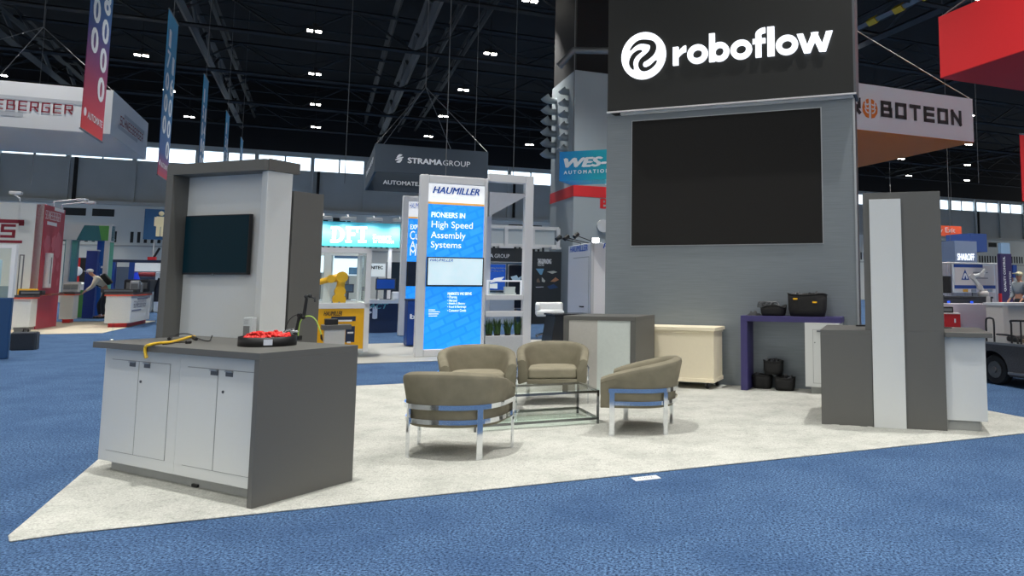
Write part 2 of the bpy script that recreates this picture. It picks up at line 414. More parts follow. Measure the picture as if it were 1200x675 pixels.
# booth carpets
GREYC = carpet('pale_grey_carpet', (172, 173, 166), (204, 205, 198), (146, 149, 142), 80, 2.6, .5)
def rug(name, pts, mat, label, cat='carpet', th_=.012):
    mb = MB(); mb.prism(pts, 'z', .0005, th_); return tag(mb.build(name, mat, bevel=.011, seg=1), label, cat)
K0, K1 = G(3, 634.5), G(1200, 508.5); KL = G(113, 541)
d1 = ((K1[0] - K0[0]), (K1[1] - K0[1])); L1 = math.hypot(*d1); d1 = (d1[0] / L1, d1[1] / L1); n1 = (-d1[1], d1[0])
KR = (K0[0] + d1[0] * (L1 + .7), K0[1] + d1[1] * (L1 + .7))
B0 = G(418, 453); dl = (KL[0] - K0[0], KL[1] - K0[1])
def inter(p, d, q, e):
    det = d[0] * -e[1] + e[0] * d[1]; t = ((q[0] - p[0]) * -e[1] + e[0] * (q[1] - p[1])) / det
    return (p[0] + d[0] * t, p[1] + d[1] * t)
KBL = inter(K0, dl, B0, d1); KBR = inter(KR, n1, B0, d1)
# the front edge has a lightly rounded left corner
c0 = [(K0[0] + dl[0] * .04, K0[1] + dl[1] * .04), (K0[0] + .05, K0[1] - .02), (K0[0] + d1[0] * .25, K0[1] + d1[1] * .25)]
rug('booth_carpet', [c0[0], c0[1], c0[2], KR, KBR, KBL], GREYC, 'pale grey booth carpet under the olive armchairs and the big black-screen tower')
WOODG = M('grey_plank_floor', (168, 168, 162), .6, var=.12, scale=3, stretch=(1, 12, 1))
hq = G(420, 426.5); hq2 = G(487, 423)
a0, b0 = to_hall(hq)
rug('plank_flooring', [hall(a0 - .9, b0), hall(a0 + 9, b0), hall(a0 + 9, b0 + 4.3), hall(a0 - .9, b0 + 4.3)], WOODG, 'grey plank booth flooring under the tall blue light boxes', 'flooring')
a1, b1 = to_hall(G(120, 390.5))
rug('booth_carpet', [hall(a1 - 9, b1), hall(a1, b1), hall(a1, b1 + 7), hall(a1 - 9, b1 + 7)], M('beige_carpet', (196, 186, 166), .9, var=.1, scale=2), 'beige booth carpet under the far white cabinets and red wall')
# floor tag by the carpet edge
TQ = G(747, 563)
t = thing('floor_sticker', 'small white booth-number sticker lying on blue carpet at the grey edge', 'sticker', TQ, math.atan2(d1[1], d1[0]), .001)
mb = MB(); mb.box(-.02, .17, -.02, .07, 0, .003); mb.build('paper', WHITE, t)
mb = MB(); text(mb, '21015', 0, 0, .11, .035, m=0, face=((.13, .045, .0035), (-1, 0, 0), (0, -1, 0))); mb.build('lettering', INKB, t)

# ================================================================ FRONT COUNTER WITH CABINETS
LT = 1.0917; LA = LT - pi / 2; h = 1.07 * S
eL = (cos(LT), sin(LT)); nL = (-sin(LT), cos(LT))
Aq = (-2.7407 * S, 5.3401 * S); LW = 2.1121 * S; LD = .8585 * S
CQ = (Aq[0] + nL[0] * LW, Aq[1] + nL[1] * LW)
t = thing('counter', 'white cabinet counter with dark grey top and end panel in the foreground', 'counter', CQ, LA)
yo = .1 * S
x0 = -.015
mb = MB(); mb.box(-.02, LW, 0, LD, h - .042, h); mb.build('countertop', LAM, t, bevel=.0015)
mb = MB(); mb.box(LW - .042, LW, 0, LD, .0125, h - .042); mb.build('end_panel', LAM, t, bevel=.0015)
zc = .1 * S
fq = off(CQ, LA, 0, yo)
def F(u, v): return PL(u, v, fq, LA)
mid = F(211.5, 420)[0]; mid2 = F(203.5, 556)[0]; mid = .880
def cabinet_body(t, xa, xb, y, yb, za, zb, name='cabinet_body'):
    mb = MB(); mb.box(xa, xb, y, yb, za, zb); return mb.build(name, PANEL, t, bevel=.001)
cabinet_body(t, x0, mid - .001, yo, LD - .02, zc, h - .042); cabinet_body(t, mid + .001, LW - .042, yo, LD - .02, zc, h - .042)
mb = MB(); mb.box(x0 + .06, LW - .05, yo + .06, LD - .05, .012, zc); mb.build('toe_kick', M('toe_kick_grey', (165, 167, 165), .6), t)
mb = MB(); mb.box(LW * .56, LW * .56 + .06, yo + .045, yo + .09, 0.012, .03); mb.build('foot', BLACK, t)
def door(t, xa, xb, za, zb, y, hx, lx=None, lz=None):
    mb = MB(); mb.box(xa, xb, y - .0015, y + .001, za, zb, 1); mb.box(xa + .0035, xb - .0035, y - .004, y, za + .0035, zb - .0035)
    d = mb.build('door', [PANEL, GAP_SHADE], t)
    mb = MB(); mb.box(hx - .036, hx + .036, y - .006, y - .002, zb - .04, zb - .004); mb.box(hx - .036, hx + .036, y - .016, y - .006, zb - .012, zb - .004, 1)
    mb.build('handle', [M('pull_recess', (96, 98, 100), .4, .5), STEEL], d)
    if lx:
        mb = MB(); mb.cyl((lx, y - .01, lz), (lx, y - .003, lz), .009, 12); mb.build('lock', M('dark_chrome', (90, 92, 94), .3, .8), d)
for xa, xc, xb, zb_, zt, hs, lk in ((.077, .415, .776, .158, .789, ((156.5, 425), (173.5, 427)), (164.8, 447)), (.969, 1.292, LW - .046, .153, .783, ((252, 435), (269.7, 437)), (261, 459))):
    door(t, xa, xc - .001, zb_, zt, yo, F(*hs[0])[0]); door(t, xc + .001, xb, zb_, zt, yo, F(*hs[1])[0], F(*lk)[0] + .012, F(*lk)[1])

# ---------------------------------------------------------------- tower with the television behind it
DQ = (CQ[0] + eL[0] * (LD + .05), CQ[1] + eL[1] * (LD + .05)); TA = R(-19)
def T(u, v): return PL(u, v, DQ, TA)
sl0 = T(198.5, 394)[0] ; sl = T(185.5, 395)[0]; sp = T(209, 300)[0]; sr = T(303.5, 391.5)[0]
zh0 = T(290, 200.7)[1]; zh1 = T(300.7, 187)[1]
sl = T(193, 280)[0]; slw = .075
TQ_ = off(DQ, TA, sl)
t = thing('display_tower', 'grey framed white display tower standing behind the foreground cabinet counter', 'tower', TQ_, TA)
wt = sr - sl
fr = .13                                    # the frame stands out in front of the white panel
mb = MB(); mb.box(0, slw, -.02, .24, .0125, zh0); mb.box(0, wt - .02, -.02, .24, zh0, zh1)
mb.build('grey_frame', LAM, t, bevel=.002)
mb = MB(); mb.box(slw, wt - .09, fr, .21, .0125, zh0 - .001); mb.build('white_panel', PANEL, t)
# white column at the right, its outer side seen at an angle
q2 = off(DQ, TA, sr); sdir = R(62)
dep = .222
mb = MB(); mb.prism([(wt - .09, fr - .1), (wt + .03 - .03, -.0), (wt + cos(sdir - TA) * dep, sin(sdir - TA) * dep), (wt - .09, sin(sdir - TA) * dep)], 'z', .0125, zh0 - .002)
mb.build('white_column', PANEL, t, bevel=.002)
mb = MB(); mb.prism([(wt + .0, .0), (wt + .03, -.02), (wt + cos(sdir - TA) * dep * 1.29, sin(sdir - TA) * dep * 1.29), (wt - .02, sin(sdir - TA) * dep * 1.29), (wt - .02, -.02)], 'z', zh0, zh1 - .001)
mb.build('top_cap', LAM, t)
# lower grey side wall behind the column
q3 = off(q2, sdir, dep + .02, 0)
w0 = dep + .02; zw = None
e0 = PL(341, 225, q2, sdir); e1_ = PL(376.5, 300, q2, sdir); zw = PL(380.6, 228.3, q2, sdir)[1]
wq = off(q2, sdir, 0, 0); lw = math.radians(0)
t2 = thing('side_wall', 'plain dark grey wing wall standing behind the white television tower', 'wall panel', off(q2, sdir, w0, .0), sdir)
mb = MB(); mb.box(0, e1_[0] - w0, 0, .12, 0, zw); mb.build('panel', LAM, t2, bevel=.002)
mb = MB(); mb.box(-.02, e1_[0] - w0 + .02, -.03, .15, 0.0, .012); mb.build('base_plate', GREYMETAL, t2)
# television
tvq = off(DQ, TA, 0, fr - .0555)
a = PL(217.5, 253, tvq, TA); b = PL(295, 249.5, tvq, TA); c = PL(214.5, 321.5, tvq, TA)
t = thing('television', 'wide black flat-screen television hanging on the white panel of the grey tower', 'television', off(tvq, TA, a[0]), TA)
tw = PL(291.5, 280, tvq, TA)[0] - a[0]; zt = a[1]; zb_ = (PL(214.5, 321.5, tvq, TA)[1] + PL(291, 322, tvq, TA)[1]) / 2
TVB = M('television_screen', (6, 40, 50), .3, var=.05, spec=.12)
mb = MB(); mb.box(0, tw, 0, .035, zb_, zt); mb.build('casing', BLACK, t, bevel=.004)
mb = MB(); mb.box(.008, tw - .008, -.0015, .005, zb_ + .016, zt - .008); mb.build('screen', TVB, t)
mb = MB(); mb.box(tw * .47, tw * .5, -.003, .005, zb_ - .006, zb_ + .006); mb.build('sensor', GREYMETAL, t)
mb = MB(); mb.box(tw * .3, tw * .7, -.0 + .035, .054, zb_ + .1, zt - .1); mb.build('wall_bracket', GREYMETAL, t)

# ---------------------------------------------------------------- things on the counter top
def on(u, v): return G(u, v, h)
cab = [(166.5, 418, h - .12), (167, 410, h - .03), (170, 405.5, h + .008), (180, 402, h + .012), (200, 400.5, h + .012), (212, 397.5, h + .016), (222, 394.8, h + .02), (228, 394, h + .02)]
t = thing('power_cable', 'yellow power cable with black plugs lying over the front counter edge', 'cable', on(200, 401), 0)
q0 = on(200, 401)
def loc(u, v, z): g = G(u, v, z); return (g[0] - q0[0], g[1] - q0[1], z)
def overlip(pts):
    return [loc(*p) for p in pts]
fe = off(CQ, LA, 0, -.012)
def front(u, v): s, z = PL(u, v, fe, LA); p = off(fe, LA, s); return (p[0] - q0[0], p[1] - q0[1], z)
YC = M('yellow_cable', (232, 190, 40), .5)
mb = MB(); mb.tube(smooth_path([front(171, 417.5), front(170, 411), front(171, 406), loc(176, 403.8, h + .012), loc(186, 402, h + .01), loc(200, 401, h + .01), loc(212, 398, h + .012), loc(222, 395, h + .014), loc(228, 394.3, h + .014)], 5), .0095, 8); mb.build('sheath', YC, t)
mb = MB(); mb.cyl(front(171, 417), front(171.5, 419.5), .012, 8); mb.build('plug', M('yellow_plug', (214, 176, 60), .5), t)
mb = MB(); mb.tube(smooth_path([loc(228, 394.3, h + .014), loc(221, 391.5, h + .03), loc(212, 391.2, h + .03), loc(205, 393, h + .02), loc(199, 396, h + .014)], 5), .004, 6); mb.cyl(loc(201, 394.6, h + .016), loc(198, 397, h + .014), .011, 8); mb.build('black_lead', BLACK, t)
mb = MB(); mb.tube(smooth_path([loc(228, 394.3, h + .014), loc(236, 398, h + .008), loc(245, 399.5, h + .006), loc(247.5, 396, h + .02), loc(248.5, 393.5, h + .04)], 5), .004, 6); mb.cyl(loc(226, 395, h + .014), loc(230, 397.5, h + .01), .011, 8); mb.build('black_lead', BLACK, t)
mb = MB(); mb.tube(smooth_path([loc(191, 403.6, h + .006), loc(200, 402.5, h + .006), loc(208, 401.2, h + .006), loc(219, 401, h + .008)], 5), .004, 6); mb.cyl(loc(218, 401.2, h + .011), loc(223.5, 400.8, h + .011), .011, 8); mb.build('black_lead', BLACK, t)
# round black tray heaped with red pieces
tq = on(313.5, 404.5); tr = (on(344.5, 404)[0] - on(280.5, 404)[0]) / 2
t = thing('tray', 'round black tray holding red pieces near the corner of the foreground counter', 'tray', tq, R(-25), h)
mb = MB(); th2 = .062
mb.lathe([(0, .004), (tr, .0), (tr, th2), (tr - .008, th2), (tr - .008, .012), (0, .012)], 40); mb.build('pan', BLACK, t)
mb = MB(); lab = []
for k in range(5):
    an = R(-46 + k * 4.2); lab.append(((tr + .0015) * cos(an), (tr + .0015) * sin(an)))
for k in range(4): mb.quad((*lab[k], .012), (*lab[k + 1], .012), (*lab[k + 1], .05), (*lab[k], .05))
mb.build('label', M('white_label', (205, 212, 225), .6), t)
REDP = M('red_plastic', (226, 44, 40), .35, var=.08)
mb = MB(); mb.tube([(-.022, 0, 0), (-.008, .006, .006), (.01, -.004, .004), (.022, .003, 0)], [.006, .012, .012, .007], 7); mb.obox((.0, .0, .006), (.02, .022, .014), (.3, .2, .5))
red0 = tag(mb.build('red_piece', REDP), 'x', 'plastic part')
first = True
for k in range(58):
    rr = (tr - .03) * math.sqrt(random.random()); an = random.random() * 2 * pi
    o = red0 if first else red0.copy()
    if not first: C.objects.link(o)
    first = False
    o.location = (tq[0] + rr * cos(an), tq[1] + rr * sin(an), h + .03 + .05 * (1 - (rr / tr) ** 2) * random.uniform(.5, 1) + .01)
    o.rotation_euler = (random.uniform(-.6, .6), random.uniform(-.6, .6), random.uniform(0, 6.28))
    o['label'] = 'small red plastic piece heaped in the round black tray'; o['group'] = 'red pieces in the black tray'
# clear block with grey print
bq = on(289, 396)
t = thing('acrylic_block', 'small grey and white printed block standing behind the black tray', 'block', bq, R(-20), h)
bw = .085; bh = .155
mb = MB(); mb.box(-bw / 2, bw / 2, 0, .045, 0, bh); mb.build('block', M('block_white', (196, 202, 204), .25), t, bevel=.002)
mb = MB(); mb.box(-bw / 2 + .004, bw / 2 - .018, -.0015, 0, .004, bh * .58); mb.build('grey_print', M('print_grey', (110, 112, 114), .5), t)
mb = MB()
for k in range(3): mb.box(-bw / 2 + .008, bw / 2 - .03, -.0014, 0, bh * (.68 + k * .09), bh * (.71 + k * .09))
mb.build('lettering', M('print_mid', (150, 154, 158), .5), t)
# jointed camera arm with cables
aq = on(347, 398.5)
t = thing('articulated_arm', 'black jointed camera arm with cables clamped beside the red-filled tray', 'camera mount', aq, 0, h)
def al(u, v, dy=0): p = D(u, v, aq[1] + dy); return (p[0] - aq[0], p[1] - aq[1], p[2] - h)
mb = MB(); mb.box(-.03, .03, -.025, .03, 0, .03); mb.cyl((0, 0, .03), al(346, 389), .012, 10); mb.build('clamp', BLACK, t)
mb = MB(); mb.tube([al(333, 389), al(336, 387), al(341, 386)], .007, 8); mb.ball(al(344, 388), .02); mb.ball(al(347.5, 388.5), .018); mb.build('wing_nut', CHROME, t)
mb = MB(); mb.tube([al(347, 390), al(351, 370)], [.013, .012], 10); mb.build('lower_arm', BLACK, t)
mb = MB(); mb.ball(al(351, 369.5), .02); mb.cyl(al(350.5, 370, -.03), al(351.5, 369, .03), .013, 10); mb.ball(al(355.5, 371.5), .018); mb.build('elbow', BLACK, t)
mb = MB(); mb.tube([al(356, 371), al(359.5, 349)], [.013, .011], 10); mb.build('upper_arm', BLACK, t)
mb = MB(); mb.ball(al(359, 347.5), .016); mb.ball(al(363.5, 346.5), .017); mb.tube([al(357.5, 346), al(365, 348), al(369, 349.5), al(369.5, 354)], .0075, 8); mb.build('camera_head', M('worn_black_metal', (62, 64, 66), .35, .6), t)
mb = MB(); mb.tube(smooth_path([al(350, 369), al(346, 369.5), al(340, 374), al(335.5, 382), al(334, 388)], 6), .003, 6); mb.build('black_cable', BLACK, t)
GRC = M('green_cable', (172, 206, 92), .5)
mb = MB(); mb.tube(smooth_path([al(349, 399), al(350, 388), al(352, 377), al(357, 371.5), al(364, 370.5), al(370, 375), al(374, 384), al(376.5, 392)], 6), .0045, 6); mb.build('green_cable', GRC, t)
mb = MB(); mb.tube([al(376.5, 392), al(377, 397), al(378.2, 399.5)], [.007, .009, .003], 8); mb.build('cable_plug', BLACK, t)
# clear stand at the far end of the counter
sq = on(131, 399.3)
t = thing('acrylic_stand', 'small clear acrylic stand upright at the far corner of the cabinet counter', 'stand', sq, LA, h)
mb = MB(); mb.box(-.012, .012, 0, .006, 0, .13); mb.build('upright', GLASS, t)
mb = MB(); mb.ball((0, 0, .006), (.012, .012, .006)); mb.build('foot', WHITE, t)

# ================================================================ TOWER WITH THE BIG SCREEN
BT = -.3425; BQ = (-.7662 * S, 12.6654 * S)
def BP(u, v, d=0): return PL(u, v, off(BQ, BT, 0, d), BT)
BW = 4.0924 * S; zT = 4.4341 * S; TD = .34
BRUSH = M('brushed_grey_wall', (128, 136, 142), .42, .3, var=.22, scale=2.2, stretch=(1.2, 1.2, 42), bump=.02)
t = thing('screen_tower', 'tall brushed grey tower carrying the big black video wall', 'tower', BQ, BT)
mb = MB(); mb.box(0, BW, 0, TD, .0125, zT); mb.build('tower_wall', BRUSH, t)
mb = MB(); mb.box(BW - .006, BW + .02, -.012, .01, .0125, zT); mb.box(BW - .004, BW + .018, .012, TD, .0125, zT, 1); mb.build('corner_trim', [STEEL, M('dark_edge', (52, 50, 56), .5)], t)
x0s, z0s = .4746 * S, 2.2151 * S; x1s, z1s = 3.5999 * S, 4.3152 * S
mb = MB(); mb.box(x0s - .012, x1s + .012, -.012, .0, z0s - .012, z1s + .012); mb.build('screen_frame', STEEL, t)
LEDM = M('led_wall', (32, 31, 30), .75, var=.18, scale=60, spec=.25)
mb = MB(); mb.box(x0s, x1s, -.02, -.005, z0s, z1s); mb.build('video_screen', LEDM, t)
# illuminated sign box on top
sd = -.14
zs0 = BP(712.4, 131, sd)[1]; zs1 = BP(714, 8.5, sd)[1]; xs0 = BP(712.6, 70, sd)[0]; xs1 = BP(999.5, 60, sd)[0]
SQ = off(BQ, BT, xs0, sd); sw = xs1 - xs0
t = thing('sign_box', 'large black sign box with glowing white lettering on top of the screen tower', 'sign', SQ, BT)
SIGNB = M('sign_black', (33, 34, 32), .6, var=.1, scale=120)
mb = MB(); mb.box(0, sw, 0, TD + .16, zs0 + .0, zs1 + .25); mb.build('fascia', SIGNB, t)
mb = MB(); mb.box(sw, sw + .03, 0, TD + .16, zs0 - .0, zs1 + .25); mb.build('side_panel', M('sign_side', (92, 94, 98), .5), t)
zt0 = zT
mb = MB(); mb.box(-.01, sw + .03, -.01, .03, zs0 - .02, zs0); mb.build('light_strip', M('ledge_white', (225, 222, 222), .4), t)
mb = MB(); mb.box(.16, sw - .02, .1, TD, zT + .001, zs0 - .0); mb.build('neck', WHITE, t)
def SP(u, v): return PL(u, v, off(SQ, BT, 0, -.03), BT)
def cpx(x, y): return SP(720 + x / 4.286, 20 + y / 4.286)
# the round mark
cx0, _ = cpx(35, 194); cx1, _ = cpx(257, 194); _, cz1 = cpx(146, 75.5); _, cz0 = cpx(146, 311)
ccx, ccz, cr_x, cr_z = (cx0 + cx1) / 2, (cz0 + cz1) / 2, (cx1 - cx0) / 2, (cz1 - cz0) / 2
mb = MB(); n = 48
mb.prism([(ccx + cr_x * cos(2 * pi * k / n), ccz + cr_z * sin(2 * pi * k / n)) for k in range(n)], 'y', -.03, 0)
lg = mb.build('round_emblem', LWHITE, t)
mb = MB(); k_ = cr_x * 2 / 530
def rel(x, y): return SP(722 + x / 10.23, 32 + y / 10.23)
ribbon(mb, [rel(*p) for p in [(168, 278), (215, 220), (280, 178), (355, 174), (425, 192), (445, 240), (425, 300), (370, 355), (312, 400), (294, 450), (315, 495), (365, 500), (420, 470), (465, 425), (486, 395)]], [q * k_ for q in (16, 36, 48, 52, 62, 76, 76, 72, 62, 58, 54, 46, 42, 36, 14)], -.0315)
ribbon(mb, [rel(*p) for p in [(312, 284), (270, 296), (220, 335), (188, 390), (182, 440), (195, 480), (210, 508)]], [q * k_ for q in (20, 46, 56, 56, 52, 38, 12)], -.0315)
mb.build('emblem_curve', SIGNB, lg)
# lettering built letter by letter
zbase = cpx(296, 243)[1]; zx = (cpx(340, 146)[1]); za = cpx(490, 81)[1]
zf = cpx(785, 47)[1]
xh = zx - zbase; ah = za - zbase
def gx(x): return cpx(x, 200 - (x - 300) * .08)[0]
mb = MB(); yl = -.03; st = xh * .30
def rect(a, b, c, d): mb.box(a, b, yl, 0, c, d)
def ring(a, b, m_=.30):
    cx_ = (a + b) / 2; rx = (b - a) / 2; rz = xh / 2 * 1.04; cz = zbase + xh / 2; n = 36; v = []
    for k in range(n):
        an = 2 * pi * k / n
        v += [(cx_ + rx * cos(an), yl, cz + rz * sin(an)), (cx_ + (rx - st) * cos(an), yl, cz + (rz - st) * sin(an)), (cx_ + rx * cos(an), 0, cz + rz * sin(an)), (cx_ + (rx - st) * cos(an), 0, cz + (rz - st) * sin(an))]
    f = []
    for k in range(n):
        a_, b_ = 4 * k, 4 * ((k + 1) % n); f += [(a_, b_, b_ + 1, a_ + 1), (a_, a_ + 2, b_ + 2, b_), (a_ + 1, b_ + 1, b_ + 3, a_ + 3)]
    mb.add(v, f)
# r
rect(gx(293), gx(293) + st, zbase, zbase + xh)
ra, rb = gx(293) + st, gx(358)
pts = [(ra, zbase + xh * .42)] + [(ra + (rb - ra) * k / 6, zbase + xh * (.42 + .27 * sin(k / 6 * pi / 2))) for k in range(1, 7)] + [(rb, zbase + xh * 1.03)] + [(ra + (rb - ra) * k / 6, zbase + xh * (.72 + .31 * sin(k / 6 * pi / 2))) for k in range(5, -1, -1)]
mb.prism(pts, 'y', yl, 0)
ring(gx(365), gx(468))
rect(gx(475), gx(475) + st, zbase, zbase + ah); ring(gx(478), gx(576))
ring(gx(582), gx(690))
# f
fa, fb = gx(708), gx(708) + st
rect(fa, fb, zbase, zbase + ah * .8); rect(gx(694), gx(758), zbase + xh * .72, zbase + xh * .98)
n = 8; cxf = gx(758); rx = cxf - fa; o_ = []; i_ = []
for k in range(n + 1):
    an = pi - (pi / 2) * k / n
    o_.append((cxf + rx * cos(an), zbase + ah * .78 + (zf - zbase - ah * .78) * sin(an))); i_.append((cxf + (rx - st) * cos(an), zbase + ah * .78 + (zf - zbase - ah * .78 - st * .95) * sin(an)))
mb.prism(o_ + i_[::-1], 'y', yl, 0)
rect(gx(768), gx(803), zbase, zf)
ring(gx(810), gx(922))
wa, wb = gx(916), gx(1097); ww = wb - wa; s2 = st * 1.05
tp = zbase + xh
for (xa, xb) in ((0, .29), (.52, .29), (.48, .71), (1 - .0, .71)):
    x_t = wa + ww * xa; x_b = wa + ww * xb
    if xa == 0: P4 = [(x_t, tp), (x_t + s2, tp), (x_b + s2 * .45, zbase), (x_b - s2 * .55, zbase)]
    elif xa == 1: P4 = [(x_t - s2, tp), (x_t, tp), (x_b + s2 * .55, zbase), (x_b - s2 * .45, zbase)]
    else: P4 = [(x_t - s2 * .5, tp), (x_t + s2 * .5, tp), (x_b + s2 * .5, zbase), (x_b - s2 * .5, zbase)]
    mb.prism(P4, 'y', yl, 0)
mb.build('lettering', LWHITE, t)

# ================================================================ COUNTER WITH THE SLAB TOWER (other side of the booth)
RT = -.2928; RQ = (2.4723 * S, 8.4928 * S)
a0r, a1r, a2r = .5608 * S, .3462 * S, .7651 * S; zt3 = 2.6208 * S; zsr = 2.5438 * S; hr = 1.068 * S
def RP(u, v, d=0): return PL(u, v, off(RQ, RT, 0, d), RT)
xr = RP(1162.5, 389.5)[0]; xrb = RP(1157, 440, .0)[0]
gq = G(973, 380.3, hr); drr = (gq[0] - RQ[0]) * -sin(RT) + (gq[1] - RQ[1]) * cos(RT); drr = max(.55, min(1.0, drr))
t = thing('slab_tower', 'tall dark grey slab tower with a white upright stripe in front of a counter', 'tower', RQ, RT)
zr1 = RP(1008, 226, .0)[1]
mb = MB(); mb.box(-.055, a2r, .012, .16, hr + .002, zt3); mb.box(.0, a2r, .012, .16, 0.012, hr + .002); mb.build('slab', LAM, t, bevel=.002)
mb = MB(); mb.box(0.005, a1r, -.012, .012, .012, zsr); mb.build('white_stripe', PANEL, t, bevel=.002)
t = thing('counter', 'dark grey topped white counter wrapped behind the tall slab tower', 'counter', RQ, RT)
mb = MB(); mb.box(-a0r, 0, 0.0, .042, 0.012, hr - .042); mb.box(-a0r, -a0r + .042, .042, drr, 0.012, hr - .042); mb.build('end_panel', LAM, t, bevel=.002)
mb = MB(); mb.box(-a0r, 0, 0, drr, hr - .042, hr); mb.box(0, xr, .162, drr, hr - .042, hr); mb.box(a2r + .002, xr, -.03, .162, hr - .042, hr); mb.build('countertop', LAM, t, bevel=.002)
mb = MB(); mb.box(a2r + .003, xrb, .06, drr - .02, .105, hr - .043); mb.box(-a0r + .05, a2r, .17, drr - .02, .105, hr - .043); mb.build('cabinet_body', PANEL, t, bevel=.002)
mb = MB(); mb.box(a2r - .1, xrb - .06, .10, drr - .06, .012, .105); mb.prism([(.07, .012), (.10, .012), (.10, .10)], 'x', xrb - .055, xrb - .05, 0); mb.build('toe_kick', M('toe_kick_grey', (165, 167, 165), .6), t)
# torn paper along its foot
TAPE = M('torn_paper', (206, 206, 198), .8)
for k, (u0, v0, u1) in enumerate(((973.5, 499.5, 984), (988, 500.5, 1009), (1016, 502, 1022))):
    q = G(u0, v0); q1 = G(u1, v0 + .8); ln = math.dist(q, q1)
    mb = MB(); mb.prism([(0, 0), (ln * .4, -.012), (ln, -.004), (ln * .9, .014), (ln * .3, .016)], 'z', 0, .004)
    place(tag(mb.build('paper_scrap', TAPE), ('small torn scrap of pale paper nearest the free end of the slab tower counter', 'longest torn scrap of pale paper at the foot of the slab tower counter', 'tiny torn scrap of pale paper beside the white stripe foot')[k], 'paper scrap'), q, RT, .0125)
# things on that counter
def onr(u, v): return G(u, v, hr)
q = onr(1013, 382.5)
t = thing('remote_control', 'small black remote lying on the counter behind the white stripe', 'remote', q, R(-5), hr)
mb = MB(); mb.box(-.09, .05, -.02, .02, 0, .016); mb.build('case', BLACK, t, bevel=.004)
mb = MB(); mb.box(-.03, .03, -.012, .012, .016, .019); mb.build('buttons', GREYMETAL, t)
q = onr(1110, 385)
t = thing('pen', 'black pen lying on the counter beside the slab tower', 'pen', q, R(-20), hr)
mb = MB(); mb.cyl((-.05, 0, .008), (.045, 0, .008), .006, 8); mb.build('barrel', BLACK, t)
mb = MB(); mb.cyl((.045, 0, .008), (.06, 0, .008), .005, 8, r2=.001); mb.build('tip', STEEL, t)

# ================================================================ GREY COUNTER WITH WHITE FACE
q = G(660.5, 446); 
CA = R(-17); ch = .947
Q0 = G(660.5, 370, ch)
def CP(u, v): return PL(u, v, Q0, CA)
cw = CP(745, 372)[0]; 
cQ2 = off(Q0, CA, cw); cdep = PL(767, 400, cQ2, CA + pi / 2)[0]
dwall = lambda p: (p[0] - BQ[0]) * -sin(BT) + (p[1] - BQ[1]) * cos(BT)
cdep = min(cdep, -dwall(cQ2) - .03)
t = thing('counter', 'grey framed counter with a pale glossy front panel behind the armchairs', 'counter', Q0, CA)
fw = CP(666.2, 385)[0]
mb = MB(); mb.box(0, cw, .0, cdep, ch - .05, ch); mb.box(0, fw, 0, cdep, .012, ch - .05); mb.box(cw - fw, cw, 0, cdep, .012, ch - .05); mb.build('grey_frame', LAM, t, bevel=.002)
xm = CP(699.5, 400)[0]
mb = MB(); mb.box(fw, xm, .012, .03, .012, ch - .05); mb.build('front_panel', M('beige_reflection_panel', (186, 184, 178), .12), t)  # beige half is a reflection painted onto the white glossy front
mb = MB(); mb.box(xm, cw - fw, .012, .03, .012, ch - .05); mb.build('front_panel', M('glossy_white_panel', (206, 214, 210), .12), t)
mb = MB(); mb.box(fw, cw - fw, .03, cdep - .03, .012, ch - .05); mb.build('carcass', PANEL, t)

# ================================================================ CREAM CART ON CASTERS
KA = BT; KQ = off(BQ, BT, 0, -.53)
def KP(u, v): return PL(u, v, KQ, KA)
xl = KP(742, 400)[0]; xr_ = KP(836, 430)[0]; zk = KP(836, 384)[1]; zkb = KP(834, 447)[1]
kd = .46
t = thing('rolling_cabinet', 'cream wooden cabinet on casters against the brushed grey tower', 'cabinet', off(KQ, KA, xr_), KA)
L_ = xr_ - xl
mb = MB(); mb.box(-L_, 0, 0, kd, zkb, zk - .05); mb.build('cabinet_body', CREAM, t, bevel=.003)
mb = MB(); mb.box(-L_ - .03, .03, -.04, kd + .03, zk - .045, zk + .0); mb.box(-L_ - .01, .012, -.015, kd + .01, zk - .075, zk - .045); mb.build('top', CREAM, t, bevel=.004)
mb = MB(); mb.box(-L_ - .012, .012, -.014, kd + .01, zkb - .02, zkb + .03); mb.build('base_trim', CREAM, t, bevel=.003)
mb = MB(); mb.box(-.012, .006, -.006, .03, zkb + .03, zk - .075); mb.build('corner_trim', CREAM, t, bevel=.002)
for (x, y) in ((-.1, .08), (-.05, kd - .08), (-L_ + .1, .08), (-L_ + .1, kd - .08)):
    mb = MB(); mb.cyl((x - .015, y, .052), (x + .015, y, .052), .04, 14); mb.box(x - .024, x - .018, y - .02, y + .03, .04, zkb - .02, 1); mb.box(x + .018, x + .024, y - .02, y + .03, .04, zkb - .02, 1); mb.build('caster', [SOFTBLACK, GREYMETAL], t)

# ================================================================ INDIGO COUNTER
PA = BT; PQ = off(BQ, BT, 0, -.41); PQ = off(PQ, BT, PL(868.3, 458, PQ, BT)[0])
def PP(u, v): return PL(u, v, PQ, PA)
zp = PP(868.3, 369.8)[1]; pw = PP(986, 374)[0]; pleg = PP(875.8, 420)[0]; pd = .37
pth = zp - PP(875, 376.5)[1]
t = thing('counter', 'indigo waterfall counter with a white cupboard against the brushed grey tower', 'counter', PQ, PA)
mb = MB(); mb.box(0, pw, 0, pd, zp - pth, zp); mb.build('countertop', PURPLE, t, bevel=.002)
mb = MB(); mb.box(0, pleg, 0, pd, .012, zp - pth); mb.build('end_panel', PURPLE, t, bevel=.002)
pc = PP(943.8, 420)[0]
mb = MB(); mb.box(pc, pw - .02, .0 - .02, pd, .1, zp - pth - .001); mb.build('cabinet_body', PANEL, t, bevel=.002)
mb = MB(); mb.box(pc + .06, pw - .05, .05, pd - .02, .012, .1); mb.build('toe_kick', M('toe_kick_grey', (165, 167, 165), .6), t)
